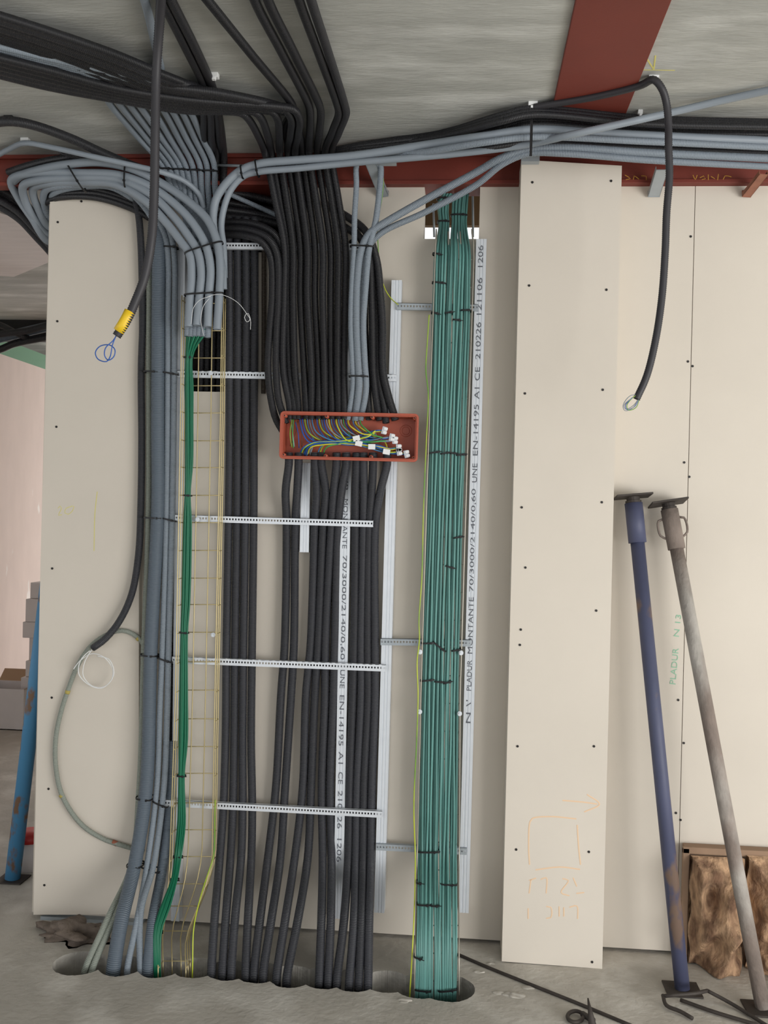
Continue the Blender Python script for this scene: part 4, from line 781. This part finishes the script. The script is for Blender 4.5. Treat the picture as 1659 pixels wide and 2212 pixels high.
# ------------------------------------------------------------------ bottom left: track, rubble
a = P(88, 1979, -.03); b_ = P(305, 1990, -.03)
s = MB(); s.box((a.x, -.032, a.z - .028), (b_.x, .03, a.z)); s.box((a.x, -.034, .001), (a.x + .035, .03, a.z - .02))
tag(s.build('metal_track', MT['galvd']), 'galvanised floor track under the raised left board', 'metal track')
def lump(name, c_, sx, sy, sz, m, label, cat, seed=1, amp=.35, fl_=True, fq=2.6):
    import bmesh
    bm = bmesh.new(); bmesh.ops.create_icosphere(bm, subdivisions=4, radius=1); rs = np.random.RandomState(seed); ks = rs.randn(14, 3) * fq; ph = rs.rand(14) * 6
    for v in bm.verts:
        d_ = sum(math.sin(ks[i].dot(v.co) + ph[i]) for i in range(14)) / 14 * amp * 2
        v.co = v.co * (1 + d_); v.co = Vector((v.co.x * sx, v.co.y * sy, max(v.co.z, 0 if fl_ else -9) * sz)) + c_
    me = bpy.data.meshes.new(name); bm.to_mesh(me); bm.free(); me.materials.append(m)
    me.polygons.foreach_set('use_smooth', [True] * len(me.polygons))
    o = bpy.data.objects.new(name, me); COL.objects.link(o); return tag(o, label, cat) if label else o
tag(lump('mortar_heap', P(165, 2022, 'f0'), .1, .055, .04, MT['rubble'], 'rough brown heap of mortar under the left board', 'mortar', 5, .9, True, 6.5), 'rough brown heap of mortar under the left board', 'mortar')
for i, (x, y, s_) in enumerate(((1035, 2100, .012), (1060, 2082, .009), (1110, 2150, .02), (1140, 2135, .012), (875, 2162, .014), (1075, 2145, .01), (1020, 2075, .008))):
    lump('concrete_crumb', P(x, y, 'f-.001'), s_ * 1.6, s_, s_ * .4, MT['floor'], 'pale concrete crumb on the floor ' + ['beside the right hole', 'near the foot of the boxed column', 'in front of the boxed column, the largest', 'just right of the largest crumb', 'left of the teal cables in front of the hole', 'between the right hole and column', 'behind the right hole'][i], 'rubble', 10 + i)

# ------------------------------------------------------------------ steel props
def prop(top, bot, r, m, mp_, label, handles):
    a, b_ = P(*top), P(*bot); e = empty('steel_prop', b_, label, 'steel prop'); d = (a - b_).normalized(); L = (a - b_).length
    s = MB(); s.cyl(b_, b_ + d * (L * .93), r, 24); s.build('tube', MT[m], e, True)
    sd = d.cross(Vector((0, 1, 0))).normalized(); bk = sd.cross(d).normalized()
    s = MB(); s.cyl(b_ + d * (L * .90), b_ + d * (L * .985), r * 1.28, 24); s.build('collar', MT[m], e, True)
    s = MB(); s.cyl(b_ + d * (L * .982), b_ + d * (L * .998), r * .95, 16); s.cyl(b_ + d * (L * .985), b_ + d * (L * .99), r * 1.15, 16); s.build('screw_thread', MT['rust'], e)
    fr = frame(a, sd, bk); s = MB(); s.box((-.06, -.05, -.003), (.06, .05, .003), fr); s.build('head_plate', MT['rust'], e, bevel=.001)
    for sg in handles:
        c_ = b_ + d * (L * .945); s = MB(); cp = [o_ for o_ in e.children if o_.name.startswith('collar')][0]
        s.tube([c_ + sd * sg * r * 1.1 + d * .035, c_ + sd * sg * (r * 1.1 + .018) + d * .03, c_ + sd * sg * (r * 1.1 + .02) - d * .02, c_ + sd * sg * r * 1.1 - d * .035], .004, 8); s.build('handle', MT[mp_], cp, True)
    s = MB(); s.box((b_.x - .055, b_.y - .05, .001), (b_.x + .055, b_.y + .05, .006)); s.build('base_plate', MT['rust'], e, bevel=.001)
    return e
prop((1367, 1072, -.058), (1474, 2136, 'f.005'), .0235, 'propblue', 'propblue', 'dark blue telescopic steel prop leaning on the right wall', (-.2,))
prop((1443, 1086, -.058), (1648, 2178, 'f.005'), .0225, 'propgrey', 'propgrey', 'mortar crusted grey steel prop leaning at the right edge', (-1, 1))
e = prop((140, 950, .42), (27, 1898, 'f.005'), .03, 'proplight', 'proplight', 'light blue steel prop leaning behind the wall end at far left', (1,))
# things on the floor at right
s = MB(); s.tube([P(1432, 2150, 'f.02'), P(1440, 2172, 'f.012'), P(1470, 2185, 'f.01'), P(1496, 2200, 'f.008')], .006, 8); s.tube([P(1432, 2152, 'f.02'), P(1450, 2150, 'f.03'), P(1500, 2146, 'f.035'), P(1528, 2140, 'f.03')], .006, 8); s.tube([P(1528, 2140, 'f.03'), P(1580, 2168, 'f.012'), P(1640, 2205, 'f.008'), P(1680, 2230, 'f.008')], .006, 8)
tag(s.build('bent_steel_bar', MT['rust'], smooth=True), 'bent dark reinforcing bar lying round the foot of the blue prop', 'steel bar')
s = MB(); s.tube([P(1470, 2160, 'f.008'), P(1540, 2185, 'f.008'), P(1640, 2215, 'f.008')], .006, 8); tag(s.build('steel_bar', MT['rust'], smooth=True), 'straight rusty bar on the floor between the two leaning props', 'steel bar')
tag(tube('steel_rod', [(990, 2062, 'f.005'), (1055, 2090, 'f.005'), (1150, 2128, 'f.005'), (1250, 2168, 'f.005'), (1365, 2216, 'f.005')], .0055, MT['rust'], seg=8), 'long thin rusty rod lying across the floor below the boxed column', 'rod')
hk = empty('pliers', P(1262, 2190, 'f0'), 'dark rusty pliers lying on the floor at the bottom edge of the view', 'tool')
cc = [P(1243 + 17 * math.cos(a), 2196 + 12 * math.sin(a), 'f.01') for a in np.linspace(0, 2 * math.pi, 24, endpoint=False)]
tube('handle', cc, .006, MT['rust'], hk, seg=8, closed=True)
s = MB(); a, b_ = P(1270, 2156, 'f.07'), P(1281, 2222, 'f.008'); s.cyl(b_, a, .013, 10, .002); s.cyl(P(1258, 2190, 'f.012'), P(1282, 2205, 'f.012'), .009, 10); s.build('jaw', MT['rust'], hk, True)
# insulation against the wall
a, b_ = P(1478, 1826, -.03), P(1478, 2060, -.03)
s = MB(); s.box((a.x, -.045, .001), (a.x + .5, -.002, a.z)); s.box((a.x - .01, -.06, a.z - .018), (a.x + .5, -.045, a.z + .004)); s.box((a.x - .01, -.06, .001), (a.x + .012, -.045, a.z))
tag(s.build('fibre_board', MT['card'], bevel=.002), 'brown fibre board standing on the floor against the wall at lower right', 'board')
def batt(x0, x1, zt_, label, seed, y0, y1):
    import bmesh
    V = []; Fc = []; nx, nz = 40, 46; rs = np.random.RandomState(seed); ks = rs.randn(16, 2) * (38, 30); ph = rs.rand(16) * 6
    for j in range(nz + 1):
        for i in range(nx + 1):
            u, v = i / nx, j / nz; x = x0 + (x1 - x0) * u; z = .004 + (zt_ - .004) * v
            hgt = sum(math.sin(k[0] * x + k[1] * z + p_) for k, p_ in zip(ks, ph)) / 16
            edge = min(1, 6 * min(u, 1 - u, (1 - v) * 1.2) + .15); V.append((x + .004 * math.sin(z * 40), y0 - (y0 - y1) * edge * (.7 + 1.5 * hgt), z))
    for j in range(nz):
        for i in range(nx): k = j * (nx + 1) + i; Fc.append((k, k + 1, k + nx + 2, k + nx + 1))
    n = len(V); V += [(x0, y0, .004), (x1, y0, .004), (x1, y0, zt_), (x0, y0, zt_)]
    e0 = nx + 1; Fc += [tuple([n, n + 1] + [i for i in range(nx, -1, -1)]), tuple([n + 3, n + 2] + [nz * e0 + i for i in range(nx, -1, -1)])[::-1], tuple([n, n + 3] + [j * e0 for j in range(nz, -1, -1)]), tuple([n + 1, n + 2] + [j * e0 + nx for j in range(nz, -1, -1)]), (n, n + 1, n + 2, n + 3)]
    tag(mesh('insulation_batt', V, Fc, MT['wool'], smooth=True), label, 'insulation', 'mineral wool at lower right')
zz = a.z - .022
batt(a.x + .014, P(1610, 1950, -.1).x, zz, 'brown mineral wool batt bulging in front of the fibre board, left of the crusted prop', 4, -.062, -.16)
batt(P(1618, 1950, -.1).x, P(1618, 1950, -.1).x + .25, zz + .01, 'plastic wrapped brown wool batt right of the crusted prop at the photo edge', 9, -.062, -.2)

# ------------------------------------------------------------------ left room contents
def carton(x, y, z, w_, d, h, label, group=None):
    e = empty('cardboard_box', (x, y, z), label, 'box', group)
    s = MB(); s.box((x - w_ / 2, y - d / 2, z), (x + w_ / 2, y + d / 2, z + h)); s.build('carton', MT['carton'], e, bevel=.004)
    s = MB(); s.box((x - .03, y - d / 2 - .001, z + h * .2), (x + w_ / 2 - .04, y - d / 2, z + h * .8)); s.build('printed_panel', MT['print'], e)
    return e
p = P(62, 1571, 'f0'); h_ = .115; z = 0
nst = 8
for k in range(nst):
    hk_ = h_ * (1.35 if k in (4, 6) else .95)
    carton(p.x + .12 + .02 * math.sin(k * 2.1), p.y + .2 + .02 * math.cos(k * 1.7), z, .36, .3, hk_ - .002, ('printed white carton at the floor, lowest of the stack by the side wall', 'printed white carton second from the bottom of the stack by the side wall', 'printed white carton third from the bottom of the stack', 'printed white carton fourth from the bottom of the stack', 'taller white carton in the middle of the stack', 'printed white carton third from the top of the stack', 'white carton second from the top of the stack', 'white carton topmost of the stack by the side wall')[k], 'cartons stacked in the left room'); z += hk_
p = P(18, 1577, 'f0'); e = empty('cardboard_box', p, 'open topped white carton on the floor at the far left edge', 'box')
s = MB(); w2 = .17; hh_ = .27
x0_, x1_, y0_, y1_ = p.x - .22, p.x + .1, p.y, p.y + .3
s.box((x0_, y0_, 0), (x1_, y0_ + .005, hh_)); s.box((x0_, y1_ - .005, 0), (x1_, y1_, hh_)); s.box((x0_, y0_ + .005, 0), (x0_ + .005, y1_ - .005, hh_)); s.box((x1_ - .005, y0_ + .005, 0), (x1_, y1_ - .005, hh_)); s.box((x0_, y0_, 0), (x1_, y1_, .006)); s.build('carton', MT['carton'], e)
s = MB(); s.add([(x0_, y1_, hh_), (x1_, y1_, hh_), (x1_, y1_ + .08, hh_ + .07), (x0_, y1_ + .08, hh_ + .07)], [(0, 1, 2, 3)]); s.add([(x1_, y0_, hh_), (x1_, y1_, hh_), (x1_ + .1, y1_, hh_ + .03), (x1_ + .1, y0_, hh_ + .03)], [(0, 1, 2, 3)]); fo2 = s.build('flap', MT['cartonb'], e); sd = fo2.modifiers.new('solid', 'SOLIDIFY'); sd.thickness = .004
# bucket
p = P(64, 1875, 'f0'); e = empty('bucket', p, 'white plastic bucket with red rim half hidden behind the wall end', 'bucket')
V, Fc, _ = tube_geo(np.array([tuple(p + Vector((0, 0, .001))), tuple(p + Vector((0, 0, .12)))]), .06, 24, taper=(1, 1.15), s=np.array([0, .12])); s = MB(); s.add(V, Fc); s.build('body', MT['carton'], e, True)
s = MB(); s.cyl(p + Vector((0, 0, .12)), p + Vector((0, 0, .15)), .074, 24, .06); s.build('lid', MT['redpl'], e, True)
# ceiling services in the left room
yv = 2.2
s = MB(); a = P(-60, 696, 3.0); s.box((-8, 3.0, CZ - .14), (XL + .44, 3.08, CZ)); tag(s.build('ceiling_beam', MT['shaft']), 'dark beam across the ceiling of the left room', 'beam')
tag(tube('electrical_conduit', [(-60, 745, yv), (0, 730, yv), (50, 718, yv), (110, 704, yv), (170, 690, yv)], .03, MT['steelgrey']), 'thick grey conduit under the ceiling of the left room', 'conduit')
tag(tube('electrical_conduit', [(-60, 766, yv), (0, 755, yv), (30, 743, yv), (110, 727, yv), (170, 715, yv)], .022, MT['black']), 'black conduit sagging just above the green strip in the left room', 'conduit')
tag(tube('electrical_conduit', [(-60, 690, yv), (0, 702, yv), (40, 722, yv - .05), (60, 730, yv)], .018, MT['black']), 'black conduit slanting down to the grey one in the left room', 'conduit')
tag(tube('electrical_conduit', [(-60, 736, yv - .06), (0, 722, yv - .06), (60, 714, yv - .06), (110, 700, yv - .06)], .02, MT['black']), 'black conduit lying over the thick grey one in the left room', 'conduit')
